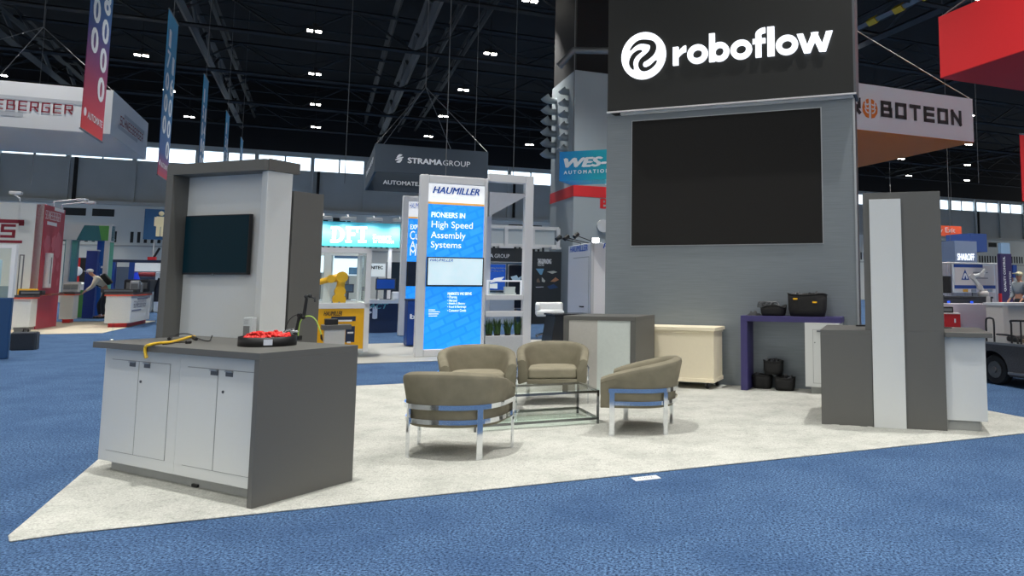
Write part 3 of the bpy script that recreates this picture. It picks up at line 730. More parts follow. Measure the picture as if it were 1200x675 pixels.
pdq = off(PQ, PA, 0, -.02)
dz = PL(952.3, 386, pdq, PA); dz2 = PL(952.5, 449, pdq, PA)
mb = MB(); mb.box(dz[0], pw - .06, -.0215, -.019, dz2[1], dz[1], 1); mb.box(dz[0] + .004, pw - .064, -.024, -.02, dz2[1] + .004, dz[1] - .004)
d = mb.build('door', [PANEL, GAP_SHADE], t)
mb = MB(); mb.box(dz[0] + .05, dz[0] + .11, -.03, -.024, dz[1] - .03, dz[1] - .01); mb.build('handle', GREYMETAL, d)
mb = MB(); mb.cyl((dz[0] + .025, -.03, dz[1] - .16), (dz[0] + .025, -.024, dz[1] - .16), .008, 10); mb.build('lock', GREYMETAL, d)
# black fabric bins: a pile of three on the floor, things on the counter
def bin_(name, label, cat, Q, ang, z, w_, d_, h_, flare=.02, tags=False, bumpy=.01, seed=1):
    rnd = random.Random(seed)
    t = thing(name, label, cat, Q, ang, z)
    mb = MB(); n = 28; rows = [(0, 0, .92), (.25, 0, 1.0), (.7, 0, 1 + flare), (1, 0, 1 + flare)]
    prof = []
    def pt(k, f, z): 
        a = 2 * pi * k / n; c_, s_ = cos(a), sin(a); e = .62
        x = w_ / 2 * f * math.copysign(abs(c_) ** e, c_); y = d_ / 2 * f * math.copysign(abs(s_) ** e, s_)
        return (x, y + d_ / 2, z + (bumpy * sin(3 * a + seed) if z > h_ * .9 else 0))
    R_ = [(0, .9), (h_ * .3, 1), (h_ * .7, 1 + flare), (h_, 1 + flare), (h_, .93), (h_ * .12, .85)]
    v = [pt(k, f, z) for z, f in R_ for k in range(n)]
    f = [(i * n + k, i * n + (k + 1) % n, (i + 1) * n + (k + 1) % n, (i + 1) * n + k) for i in range(len(R_) - 1) for k in range(n)]
    f += [tuple(range(n)), tuple(range((len(R_) - 1) * n, len(R_) * n))]
    mb.add(v, f, 0, True); mb.build('body', SOFTBLACK, t)
    mb = MB(); mb.tube([pt(k, 1 + flare + .01, h_) for k in range(n)], .008, 6, closed=True); mb.build('rim', BLACK, t)
    return t
def fill(t, w_, d_, h_, n_, seed):
    rnd = random.Random(seed); mb = MB()
    for k in range(n_):
        x, y = rnd.uniform(-.35, .35) * w_, d_ / 2 + rnd.uniform(-.3, .3) * d_
        mb.tube(smooth_path([(x + rnd.uniform(-.1, .1) * w_, y, h_ - .03), (x, y + rnd.uniform(-.05, .05), h_ + rnd.uniform(.0, .03)), (x + rnd.uniform(-.2, .2) * w_, y + rnd.uniform(-.05, .05), h_ - .02)], 4), rnd.uniform(.008, .016), 6, m=k % 2)
    mb.build('contents', [M('grey_webbing', (84, 86, 90), .6), BLACK], t)
bd = pd * .5
bt_specs = [('low black fabric bin on the floor next to the indigo leg', (880.5, 457.3), 22, 15.5, 1), ('low black fabric bin on the floor nearest the white cupboard', (906.5, 459.8), 23, 15, 2)]
fl = []
for lb, (u, v), wp, hp, sd_ in bt_specs:
    q = G(u, v); q2 = G(u + wp, v); wq_ = math.dist(q, q2); hh = hp / 907 * q[1] / .985
    c_ = off(((q[0] + q2[0]) / 2, (q[1] + q2[1]) / 2), PA, 0, .03)
    t = bin_('fabric_bin', lb, 'bin', c_, PA, .012, wq_, .2, hh, seed=sd_); fill(t, wq_, .2, hh, 5, sd_); fl.append((c_, wq_, hh))
mx_ = ((fl[0][0][0] + fl[1][0][0]) / 2, (fl[0][0][1] + fl[1][0][1]) / 2)
t = bin_('fabric_bin', 'black fabric bin resting across two others under the indigo counter', 'bin', mx_, PA, .012 + max(fl[0][2], fl[1][2]) + .02, fl[0][1], .2, fl[0][2], seed=3); fill(t, fl[0][1], .2, fl[0][2], 5, 5)
# on the counter
q = off(PQ, PA, PP(921, 370)[0], .04); q2 = off(PQ, PA, PP(967.5, 370)[0], .04); ww_ = math.dist(q, q2); hh = 26.5 / 907 * q[1]
c_ = ((q[0] + q2[0]) / 2, (q[1] + q2[1]) / 2)
t = bin_('fabric_bin', 'big black fabric bin with two yellow tags on the indigo counter', 'bin', c_, PA, zp, ww_ * .96, pd * .75, hh, .03, seed=4); fill(t, ww_ * .9, pd * .8, hh, 7, 8)
mb = MB(); 
for x in (-.32, .17): mb.box(x * ww_, x * ww_ + .055, -.022, -.012, hh * .72 + (.01 if x < 0 else -.03), hh * .72 + (.03 if x < 0 else -.01))
mb.build('yellow_tag', YEL, t)
q = off(PQ, PA, PP(888, 370)[0], .05); ww2 = PP(919, 370)[0] - PP(888, 370)[0]; hh2 = 11 / 907 * q[1]
c_ = off(q, PA, ww2 / 2)
t = bin_('tote_bag', 'slumped black tote with grey straps on the indigo counter', 'bag', c_, PA, zp, ww2 * .92, pd * .7, hh2, .04, bumpy=.02, seed=6)
mb = MB(); rnd = random.Random(3)
for k in range(7):
    x = rnd.uniform(-.4, .2) * ww2; mb.tube(smooth_path([(x - .05, .03, hh2 - .01), (x - .03, .02, hh2 + .04 + rnd.uniform(0, .02)), (x + .03, .05, hh2 + .03 + rnd.uniform(0, .03)), (x + .06, .03, hh2 - .005)], 4), .012, 6)
mb.build('strap', M('grey_webbing', (84, 86, 90), .6), t)
q = off(PQ, PA, PP(873, 370)[0], .06)
t = thing('cloth', 'crumpled dark cloth at the corner of the indigo counter', 'cloth', off(q, PA, .06), PA, zp)
mb = MB(); n = 12; vs = []
for j in range(7):
    for i in range(n): vs.append((-.07 + i * .017, j * .035, max(.002, .05 * sin(pi * i / (n - 1)) * sin(pi * j / 6) * (1 + .5 * sin(i * 1.7 + j)))))
mb.add(vs, [(j * n + i, j * n + i + 1, (j + 1) * n + i + 1, (j + 1) * n + i) for j in range(6) for i in range(n - 1)], 0, True); mb.build('fabric', M('charcoal_cloth', (52, 53, 56), .9), t)

# ================================================================ ARMCHAIRS AND GLASS TABLE
CHT = .655
def chair_path(hw, yf, ry, n=22):
    """plan of the barrel from one arm front round the back to the other; front is +y"""
    pts = [(-hw, yf)] + [(-hw, yf * (1 - k / 4)) for k in range(1, 4)]
    for k in range(n + 1):
        a = pi + pi * k / n; e = .82
        pts.append((hw * math.copysign(abs(cos(a)) ** e, cos(a)), ry * math.copysign(abs(sin(a)) ** e, sin(a))))
    pts += [(hw, yf * k / 4) for k in range(1, 4)] + [(hw, yf)]
    return pts
def make_armchair():
    t = thing('armchair', 'x', 'armchair')
    hw, yf, ry = .375, .27, .36; wth = .095
    outer = chair_path(hw, yf, ry); N = len(outer)
    mb = MB(); ver = []; K = 13
    for i, (x, y) in enumerate(outer):
        f = max(0, min(1, (yf - y) / (yf + ry)))                      # 0 at arm front, 1 at the back
        top = .495 + (CHT - .495) * (f ** .8 if f < .85 else .878 + (f - .85) * .8)
        a = outer[max(i - 1, 0)]; b = outer[min(i + 1, N - 1)]; dx, dy = b[0] - a[0], b[1] - a[1]; L = math.hypot(dx, dy); nx, ny = -dy / L, dx / L   # inward
        lean = .05 * f + .012
        prof = [(0.015, .235), (0, .25), (-.0, .33), (-lean * .55, .47), (-lean, top - .045), (-lean + .006, top - .016), (-lean + .028, top - .002), (-lean + wth * .5, top + .004), (-lean + wth - .025, top - .002), (-lean + wth - .004, top - .018), (-lean + wth + .004, top - .05), (wth + .012, .40), (wth + .012, .26)]
        ver += [(x + nx * p, y + ny * p, z) for p, z in prof]
    fs = [(i * K + k, i * K + k + 1, (i + 1) * K + k + 1, (i + 1) * K + k) for i in range(N - 1) for k in range(K - 1)]
    fs += [(i * K, (i + 1) * K, (i + 1) * K + K - 1, i * K + K - 1) for i in range(N - 1)]
    fs += [tuple(range(K)), tuple(range((N - 1) * K, N * K))]
    mb.add(ver, fs, 0, True); mb.build('barrel_back', VELVET, t, bevel=.008)
    # seat base and cushion
    ins = [(x * .74, y * .72 if y < 0 else y) for x, y in outer]
    mb = MB(); mb.prism(ins, 'z', .235, .285); mb.build('seat_base', VELVET, t, bevel=.01)
    ins2 = [(x * .72, min(y * .70, yf - .015) if y < 0 else min(y, yf - .005)) for x, y in outer]
    mb = MB(); mb.prism(ins2, 'z', .287, .405); mb.build('cushion', VELVETD, t, bevel=.03, seg=4)
    # chrome bands round the outside, open at the front
    band = [(x * 1.012 + math.copysign(.008, x), y * 1.02 - (.008 if y < -.2 else 0)) for x, y in outer if y < .17]
    fx = hw + .014
    band = [(-fx, .185)] + band + [(fx, .185)]
    grow = .014
    for z, nm in ((.372, 'upper_band'), (.262, 'lower_band')):
        k = 1.03 if z > .3 else 1.0
        mb = MB(); mb.bar([(x * k, y * k, z) for x, y in band], .011, .036); mb.build(nm, CHROME, t)
    for (x, y, an) in ((-fx * 1.02, .16, 0), (fx * 1.02, .16, 0), (-.285, -.302, R(47)), (.285, -.302, R(-47))):
        mb = MB(); mb.obox((x, y, .204), (.012, .046, .408), (0, 0, an)); mb.build('leg', CHROME, t, bevel=.001)
    return t
ch0 = make_armchair()
def seat(first, loc, face, label):
    o = ch0 if first else dup(ch0, (loc[0], loc[1], .012), face)
    if first: place(o, loc, face, .012)
    o['label'] = label; o['group'] = 'olive armchairs round the glass table'
def mid_(a, b): return ((a[0] + b[0]) / 2, (a[1] + b[1]) / 2)
seat(True, (-1.80 * S, 7.22 * S), R(-7), 'olive velvet armchair on chrome frame with its back to the view')
seat(False, (-.15 * S, 8.36 * S), R(83), 'olive velvet armchair on chrome frame seen from its side near the cream cabinet')
seat(False, (-2.15 * S, 9.47 * S), R(197), 'olive velvet armchair behind the table, next to the glowing blue panel')
seat(False, (-1.30 * S, 10.16 * S), R(187), 'olive velvet armchair behind the table, before the grey framed counter')
# glass table
q = (-.59 * S, 8.62 * S); GA = R(23)
t = thing('coffee_table', 'low glass coffee table with chrome frame and lower shelf between the armchairs', 'table', G(702, 498), GA, .012)
tl, tdp, tz = 1.18, .66, .315
mb = MB(); mb.box(-tl, 0, 0, tdp, tz, tz + .012); mb.build('glass_top', GLASS, t)
mb = MB(); mb.box(-tl + .02, -.02, .02, tdp - .02, .062, .072); mb.build('glass_shelf', GLASS, t)
DCH = M('smoked_chrome', (120, 122, 124), .15, 1)
for x, y in ((0, 0), (-tl, 0), (0, tdp), (-tl, tdp)):
    mb = MB(); mb.box(x - .02 if x == 0 else x, x if x == 0 else x + .02, y if y == 0 else y - .02, y + .02 if y == 0 else y, 0, tz); mb.build('leg', DCH, t)
mb = MB()
for z in (tz - .022, .04): mb.box(-tl, 0, 0, .02, z, z + .02); mb.box(-tl, 0, tdp - .02, tdp, z, z + .02); mb.box(-tl, -tl + .02, .02, tdp - .02, z, z + .02); mb.box(-.02, 0, .02, tdp - .02, z, z + .02)
mb.build('frame', DCH, t)
q = off(G(702, 498), GA, -tl * .83, .24)
t = thing('paper_cup', 'tiny white cup standing on the lower glass shelf', 'cup', q, 0, .012 + .0725)
mb = MB(); mb.lathe([(0, .002), (.018, 0), (.024, .06), (.021, .06), (.016, .005), (0, .005)], 14); mb.build('cup_wall', WHITE, t)

# ================================================================ LIGHT BOX BOOTH BEHIND
HB = TH + R(3)
BLUEL = None
def lightbox(name_label, Q, wd, ht, brd, lines, big=True):
    t = thing('light_box', name_label, 'light box sign', Q, HB, .012)
    mb = MB(); mb.box(0, brd, 0, .16, 0, ht); mb.box(wd - brd * .4, wd, 0, .16, 0, ht); mb.box(brd, wd - brd * .4, 0, .16, ht - brd, ht); mb.box(brd, wd - brd * .4, 0, .16, 0, brd * .85)
    mb.build('frame', ALU, t, bevel=.015)
    return t
def blue_print():
    m = bpy.data.materials.new('blue_backlit_print'); m.use_nodes = True
    nt = m.node_tree; p = nt.nodes['Principled BSDF']; L = nt.links.new
    tc = nt.nodes.new('ShaderNodeTexCoord'); mp = nt.nodes.new('ShaderNodeMapping'); mp.inputs['Rotation'].default_value = (0, R(24), 0)
    L(tc.outputs['Object'], mp.inputs['Vector'])
    sw = nt.nodes.new('ShaderNodeSeparateXYZ'); L(mp.outputs[0], sw.inputs[0]); cb = nt.nodes.new('ShaderNodeCombineXYZ'); L(sw.outputs[0], cb.inputs[0]); L(sw.outputs[2], cb.inputs[1])
    br = nt.nodes.new('ShaderNodeTexBrick'); br.inputs['Scale'].default_value = 1.7; br.inputs['Mortar Size'].default_value = .035
    br.inputs['Color1'].default_value = (*lin((22, 136, 234)), 1); br.inputs['Color2'].default_value = (*lin((56, 156, 240)), 1); br.inputs['Mortar'].default_value = (*lin((14, 124, 224)), 1)
    L(cb.outputs[0], br.inputs['Vector'])
    nz = nt.nodes.new('ShaderNodeTexNoise'); nz.inputs['Scale'].default_value = 1.6; L(tc.outputs['Object'], nz.inputs['Vector'])
    mx = nt.nodes.new('ShaderNodeMix'); mx.data_type = 'RGBA'; L(nz.outputs['Fac'], mx.inputs[0]); L(br.outputs[0], mx.inputs[6]); mx.inputs[7].default_value = (*lin((30, 150, 245)), 1)
    L(mx.outputs[2], p.inputs['Base Color']); L(mx.outputs[2], p.inputs['Emission Color']); p.inputs['Emission Strength'].default_value = .72; p.inputs['Roughness'].default_value = .4
    return m
BLP = blue_print()
WLIT = M('white_backlit_print', (246, 249, 252), .4, var=.01, emit=.5)
ORL = M('orange_line', (238, 178, 98), .4, emit=.4)
NAVYTXT = M('blue_lettering', (18, 84, 178), .5, emit=.15)
PALETXT = M('pale_lettering', (196, 214, 232), .5, emit=.4)
WTXT = M('white_lit_lettering', (250, 252, 255), .5, var=0, emit=.75)
HQ = G(485.5, 419.5)
def HP(u, v): return PL(u, v, HQ, HB)
hw_ = HP(570, 300)[0]; hh_ = HP(492.5, 204.5)[1]; hb = HP(498.5, 300)[0] - HP(488.3, 300)[0]
t = lightbox('tall glowing blue light box sign reading high speed assembly systems', HQ, hw_, hh_, hb, None)
xi0, xi1 = hb, hw_ - hb * .4; zi0, zi1 = hb * .85, hh_ - hb
zo = PL(499, 236.5, HQ, HB)[1]
mb = MB(); mb.box(xi0, xi1, .03, .1, zi0, zo - .04); mb.build('blue_panel', BLP, t)
mb = MB(); mb.box(xi0, xi1, .03, .1, zo, zi1); mb.build('white_header', WLIT, t)
mb = MB(); mb.box(xi0, xi1, .028, .1, zo - .04, zo); mb.build('orange_line', ORL, t)
wi = xi1 - xi0
mb = MB()
_bw = wi * .83
z_h = HP(505, 224)[1]
text(mb, 'HAUMILLER', xi0 + wi * .075, z_h - .04, _bw, .125, y=.026, bold=.03, shear=.3); mb.build('lettering', NAVYTXT, t)
mb = MB(); text(mb, 'E N G I N E E R I N G', xi0 + wi * .075, z_h - .125, _bw, .04, y=.026, m=0)
mb.build('lettering', PALETXT, t)
def HT(mb, s, u0, u1, v0, v1, bold=0):
    a = HP(u0, v1); b = HP(u1, v0)
    text(mb, s, a[0], a[1], b[0] - a[0], b[1] - HP(u1, v1)[1], y=.026, bold=bold)
mb = MB()
HT(mb, 'PIONEERS IN', 506, 545.5, 249, 255, .012)
HT(mb, 'High Speed', 506, 554.5, 259.5, 269.5); HT(mb, 'Assembly', 505, 546, 272, 282); HT(mb, 'Systems', 505, 541, 283.5, 293)
for k, s_ in enumerate(['MARKETS WE SERVE', '• Pharma', '• Aerosol', '• Health & Beauty', '• Food & Beverage', '• Consumer Goods']):
    a = HP(525 - k * .1, 346.5 + k * 3.95); b = HP(525 + [28, 11, 11, 20.5, 22, 22][k], 346)
    text(mb, s_, a[0], a[1], b[0] - a[0], .05, y=.026, bold=.02 if k == 0 else .006)
for k, wd_ in enumerate([10, 17, 15, 13]):
    a = HP(502.5, 364 + k * 2.4); mb.box(a[0], a[0] + .012 * wd_, .027, .029, a[1] - .006, a[1] + .006)
mb.build('lettering', WTXT, t)
# video screen set into the light box
a = HP(500.5, 301.5); b = HP(566, 337.5); zb2 = HP(500, 336.5)[1]
mb = MB(); mb.box(a[0], b[0], -.015, .03, zb2, a[1])
scr = mb.build('screen_bezel', BLACK, t, bevel=.006)
def soft_screen():
    return M('pale_blue_video', (205, 228, 242), .2, var=.22, scale=2.4, emit=.55)
mb = MB(); mb.box(a[0] + .022, b[0] - .022, -.018, -.01, zb2 + .03, a[1] - .022); mb.build('screen', soft_screen(), scr)
mb = MB(); text(mb, 'HAUMILLER', a[0] + .05, a[1] - .085, .42, .05, y=-.0195, bold=.008, shear=.3); mb.build('lettering', NAVYTXT, scr)
# frames and shelf standing beside the light box
FQ = off(HQ, HB, hw_ + .02, .0)
FA = R(30)
pR = G(618, 407); 
def FP(u, v): return PL(u, v, FQ, HB)
xr2 = FP(624, 300)[0]; xr1 = FP(614.5, 300)[0]; zf2 = FP(622, 207)[1]
t = thing('shelf_rack', 'white open shelf rack with curved canopy and glass shelf beside the blue light box', 'display frame', FQ, HB, .012)
mb = MB(); mb.box(xr1, xr2, 0, .16, 0, zf2); mb.build('post', ALU, t, bevel=.01)
x5 = FP(576, 300)[0]
mb = MB(); mb.box(FP(571.5, 300)[0], FP(580, 300)[0], .30, .42, 0, FP(576, 238)[1]); mb.build('post', ALU, t, bevel=.01)
mb = MB(); mb.box(0, xr1, 0, .16, zf2 - .16, zf2); mb.build('top_rail', ALU, t, bevel=.01)
zc1 = FP(590, 226.5)[1]
xc0, xc1 = 0.02, xr1
mb = MB(); n = 14; rim = []
arc = [(xc0 + (xc1 - xc0) * (k / n), -.05 - .75 * math.sqrt(max(0, 1 - (k / n) ** 2)) ) for k in range(n + 1)]
poly = [(xc0, .16)] + arc[::1] + [(xc1, .16)]
# canopy sweeps down towards the light box
vs = []
for (x, y) in poly: vs.append((x, -y * .55 + .1, zc1))
lo = [(x, y, zc1 - .05 - .42 * (1 - (x - xc0) / (xc1 - xc0)) ** 1.2) for x, y, z in vs]
m_ = len(vs); mb.add(vs + lo, [tuple(range(m_)), tuple(reversed(range(m_, 2 * m_)))] + [(i, (i + 1) % m_, m_ + (i + 1) % m_, m_ + i) for i in range(m_)])
mb.build('canopy', M('canopy_grey', (176, 182, 192), .5), t)
for v0, nm in ((348, 'shelf'), (367.5, 'cross_rail')):
    z_ = FP(600, v0)[1]; mb = MB(); mb.box(0, xr1, .02, .40, z_ - .07, z_ + .03); mb.build(nm, ALU, t, bevel=.008)
zs_ = FP(600, 348)[1] + .03; ztop = FP(600, 329)[1]
mb = MB(); 
for x in (.02, xr1 - .05): mb.box(x, x + .03, .05, .08, zs_, ztop)
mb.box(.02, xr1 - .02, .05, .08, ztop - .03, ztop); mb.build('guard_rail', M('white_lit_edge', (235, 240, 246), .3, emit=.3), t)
mb = MB(); mb.box(.05, xr1 - .05, .06, .066, zs_, ztop - .03); mb.build('glass_panel', GLASS, t)
zpl = FP(600, 394)[1]
mb = MB(); mb.box(0, xr1, -.02, .40, 0, zpl); mb.build('planter', M('planter_grey', (192, 196, 200), .5), t, bevel=.008)
LEAF = M('grass_green', (70, 104, 52), .7, var=.3, scale=12)
rnd = random.Random(4)
gp0 = None
for k, u in enumerate((571.5, 584.5, 597, 608.5)):
    x = FP(u, 390)[0]; q = off(FQ, HB, max(.1, x), .12)
    g = thing('potted_grass', 'x', 'plant', q, HB, .012 + zpl)
    for nm, cnt, mat in (('blades', 46, LEAF),):
        mb = MB()
        for j in range(cnt):
            a_ = rnd.uniform(0, 6.28); r_ = rnd.uniform(0, .05); ln = rnd.uniform(.2, .34); sp_ = rnd.uniform(.02, .1)
            p0 = (r_ * cos(a_), r_ * sin(a_), 0); p1 = ((r_ + sp_ * .4) * cos(a_), (r_ + sp_ * .4) * sin(a_), ln * .6); p2 = ((r_ + sp_) * cos(a_), (r_ + sp_) * sin(a_), ln)
            mb.tube([p0, p1, p2], [.009, .008, .001], 3)
        mb.build(nm, mat, g)
    mb = MB(); mb.lathe([(0, 0), (.055, 0), (.06, .03), (0, .03)], 12); mb.build('soil', M('soil', (52, 42, 34), .9), g)
    g['label'] = 'tuft of upright green grass in the white planter of the shelf rack'; g['group'] = 'grass tufts in the white planter'
# small things on its shelf
q = off(FQ, HB, FP(612, 340)[0], .2)
t = thing('box', 'small white box on the glass-fronted shelf', 'box', off(q, HB, -.28, 0), HB, .012 + zs_ - .0)
mb = MB(); mb.box(0, .2, 0, .12, 0, .15); mb.build('carton', WHITE, t, bevel=.004); mb = MB(); mb.box(-.003, .203, -.003, .123, .12, .154); mb.build('lid', WHITE, t)
# second light box further back with a blue bin before it
H2 = G(466.5, 394); zt2 = None
def H2P(u, v): return PL(u, v, H2, HB)
w2 = H2P(500, 300)[0]; h2 = H2P(470.5, 229.5)[1]; b2 = H2P(476, 300)[0] - H2P(469, 300)[0]
t = lightbox('glowing blue light box sign half hidden behind the taller one', H2, w2, h2, b2, None)
zo2 = H2P(476, 254)[1]
mb = MB(); mb.box(b2, w2 - b2 * .4, .03, .1, b2 * .85, zo2 - .05); mb.build('blue_panel', BLP, t)
mb = MB(); mb.box(b2, w2 - b2 * .4, .03, .1, zo2, h2 - b2); mb.build('white_header', WLIT, t)
mb = MB(); mb.box(b2, w2 - b2 * .4, .028, .1, zo2 - .05, zo2); mb.build('orange_line', ORL, t)
mb = MB(); a = H2P(480, 244.5); text(mb, 'HAUMILLER', a[0], a[1], w2 - a[0] - b2 * 1.2 + .1, .15, y=.026, bold=.008, shear=.3); mb.build('lettering', NAVYTXT, t)
mb = MB()
def H2T(s_, u0, v0, v1, wd_, bold=0):
    a = H2P(u0, v1); b = H2P(u0, v0); text(mb, s_, a[0], a[1], wd_, b[1] - a[1], y=.026, bold=bold)
H2T('EXPERTS', 481, 263.5, 269, .42, .006); H2T('Custom', 480.5, 271, 281, .62); H2T('Automation', 480.5, 283, 292, 1.0); H2T('Machines', 480.5, 292, 300, .85)
mb.build('lettering', WTXT, t)
a = H2P(477, 307); b = H2P(495, 336)
mb = MB(); mb.box(a[0], w2 - b2, -.015, .03, b[1], a[1]); sc2 = mb.build('screen_bezel', BLACK, t)
mb = MB(); mb.box(a[0] + .03, w2 - b2 - .03, -.018, -.01, b[1] + .03, a[1] - .03); mb.build('screen', M('dark_video', (30, 40, 60), .2, var=.3, scale=3), sc2)
q = G(476, 407)
t = thing('waste_bin', 'slim dark blue bin standing between the two glowing light boxes', 'bin', q, HB, .012)
bh2 = PL(478, 351, q, HB)[1]
mb = MB(); mb.box(0, .42, 0, .4, 0.02, bh2 - .04); mb.build('body', M('bin_blue', (18, 56, 128), .4), t, bevel=.01)
mb = MB(); mb.box(-.01, .43, -.01, .41, bh2 - .04, bh2); mb.build('lid', NAVY, t, bevel=.01)
mb = MB(); text(mb, 'be', .06, bh2 - .42, .22, .1, y=-.003, bold=.03); mb.build('lettering', INKW, t)

# ================================================================ ROBOT CELL AND WHITE STAND
RC = G(424.5, 420); RA = HB
def RCP(u, v): return PL(u, v, RC, RA)
wL = RCP(372, 380)[0]; zc_t = RCP(432, 292)[1]; zc_y = RCP(425, 361)[1]; zgl = RCP(425, 357)[1]
t = thing('robot_cell', 'yellow-panelled robot cell with aluminium frame and clear guards', 'machine', off(RC, RA, 0), RA, .012)
wL = -2.1
xR = RCP(432.5, 380)[0]; p_ = .09
mb = MB(); dC = 1.5
for x in (wL, xR - p_): 
    for y in (0, dC): mb.box(x, x + p_, y, y + p_, .1, zc_t)
for y in (0, dC): mb.box(wL, xR, y, y + p_, zc_t - p_, zc_t); mb.box(wL, xR, y, y + p_, zgl - .08, zgl + .02)
for x in (wL, xR - p_): mb.box(x, x + p_, p_, dC, zc_t - p_, zc_t); mb.box(x, x + p_, p_, dC, zgl - .08, zgl + .02)
xm_ = RCP(387, 320)[0]; mb.box(xm_ - .06, xm_ + .06, .8, .9, zgl, zc_t)
mb.build('frame', ALU, t, bevel=.004)
mb = MB(); mb.box(wL + p_, xR - p_, .015, .05, .16, zgl - .08); mb.build('yellow_panel', YEL, t)
mb = MB(); mb.box(wL + p_, xR - p_, .1, dC, zgl - .12, zgl - .06); mb.build('deck', M('deck_grey', (150, 154, 158), .4, .3), t)
mb = MB(); mb.box(wL + p_, xR - p_, .02, .03, zgl + .02, zc_t - p_); mb.box(xR - .05, xR - .04, p_, dC, zgl + .02, zc_t - p_); mb.build('guard', GLASS, t)
mb = MB()
for x in (xR - .3, wL + .3): mb.cyl((x, .1, .0), (x, .1, .1), .05, 10); mb.box(x - .09, x + .09, .0, .2, 0, .05)
mb.build('foot', GREYMETAL, t)
a = RCP(379.5, 369.5); b = RCP(401, 365.5)
mb = MB(); text(mb, 'HAUMILLER', a[0], a[1] - .02, b[0] - a[0], .075, y=.012, bold=.02, shear=.25); mb.build('lettering', INKB, t)
for (u0, v0, u1, v1) in ((388, 371.5, 417, 377.5), (404.5, 383, 416, 402)):
    a = RCP(u0, v1); b = RCP(u1, v0); mb = MB(); mb.box(a[0], b[0], .008, .016, a[1], b[1]); pl_ = mb.build('navy_plate', NAVY, t)
    mb = MB()
    for k in range(1 if v1 - v0 < 8 else 3):
        z_ = b[1] - (.06 if v1 - v0 < 8 else .1 + k * .17); mb.box(a[0] + .03, a[0] + (b[0] - a[0]) * (.85 if k != 1 else .6), .006, .01, z_ - .03, z_)
    mb.build('lettering', INKW, pl_)
# yellow robot arm on the deck
def arm(name, label, Q, ang, z, sc, pts, rads, mat):
    t = thing(name, label, 'robot arm', Q, ang, z)
    mb = MB(); mb.lathe([(0, 0), (.2 * sc, 0), (.2 * sc, .14 * sc), (.14 * sc, .2 * sc), (0, .2 * sc)], 16); mb.build('base', GREYMETAL if mat is YEL else WHITE, t)
    P = [Vector(p) * sc for p in pts]
    for i in range(len(P) - 1):
        mb = MB(); mb.tube([P[i], P[i].lerp(P[i + 1], .5), P[i + 1]], [rads[i] * sc, rads[i] * .82 * sc, rads[i + 1] * sc], 12); d_ = (P[i + 1] - P[i])
        side = Vector((0, 1, 0))
        mb.cyl(P[i] - side * rads[i] * 1.15 * sc, P[i] + side * rads[i] * 1.15 * sc, rads[i] * 1.12 * sc, 14)
        mb.build(('lower_arm', 'upper_arm', 'forearm', 'wrist')[min(i, 3)], mat, t)
    return t
aq_ = off(RC, RA, RCP(398, 350)[0] , .85)
k_ = math.hypot(*aq_) / 18
q = (D(397, 350, aq_[1])[0], aq_[1]); zd = zgl - .06 + .012
t = arm('industrial_robot', 'yellow industrial robot arm inside the clear guarded cell', q, HB, zd, .62, [(0, 0, .2), (.02, 0, .45), (.06, 0, .88), (-.25, 0, .82), (-.62, 0, .70)], [.17, .14, .15, .11, .08], YEL)
# white stand with dark top before the cell
WS = RA; q = off(RC, RA, RCP(378, 395)[0], -.5)
def wp(u, v): return PL(u, v, q, WS)
wz = wp(385, 382)[1]; ww3 = wp(404, 400)[0]
t = thing('display_stand', 'white display stand with dark sloping top before the yellow robot cell', 'stand', q, WS, .014)
mb = MB(); mb.box(0, ww3, 0, .3, 0, wz - .08); mb.build('body', M('warm_white', (214, 212, 205), .5), t, bevel=.004)
mb = MB(); mb.box(-.05, wp(412, 378)[0], -.03, .33, wz - .08, wz + .0); mb.build('top', LAM, t, bevel=.004)
mb = MB(); mb.box(0, ww3 * .65, .05, .3, wz + .0, wz + .10); mb.build('black_unit', BLACK, t, bevel=.01)

# ================================================================ TURQUOISE BOOTH (far middle)
DQ_ = G(438, 394.5); DA = HB
DQ_ = off(DQ_, DA, 0, 3.0)
def DP(u, v): return PL(u, v, DQ_, DA)
z1d, z0d = DP(400, 260)[1], DP(400, 288.5)[1]; xd0, xd1 = DP(330, 270)[0], DP(469, 270)[0]
t = thing('header_sign', 'turquoise booth header with big white letters lit by small spot lamps', 'booth sign', DQ_, DA, .002)
TURQ = gradient_mat('turquoise_glow_print', [(0, (70, 188, 204)), (.55, (120, 214, 224)), (1, (40, 150, 176))], z0d, z1d, emit=.28)  # slight glow put into the print for the wash of the spots
mb = MB(); mb.box(xd0, xd1, 0, .2, z0d, z1d); mb.build('fascia', TURQ, t)
for x in (xd0 + .2, xd1 - .3): mb = MB(); mb.box(x, x + .1, .05, .15, 0, z0d); mb.build('post', ALU, t)
mb = MB()
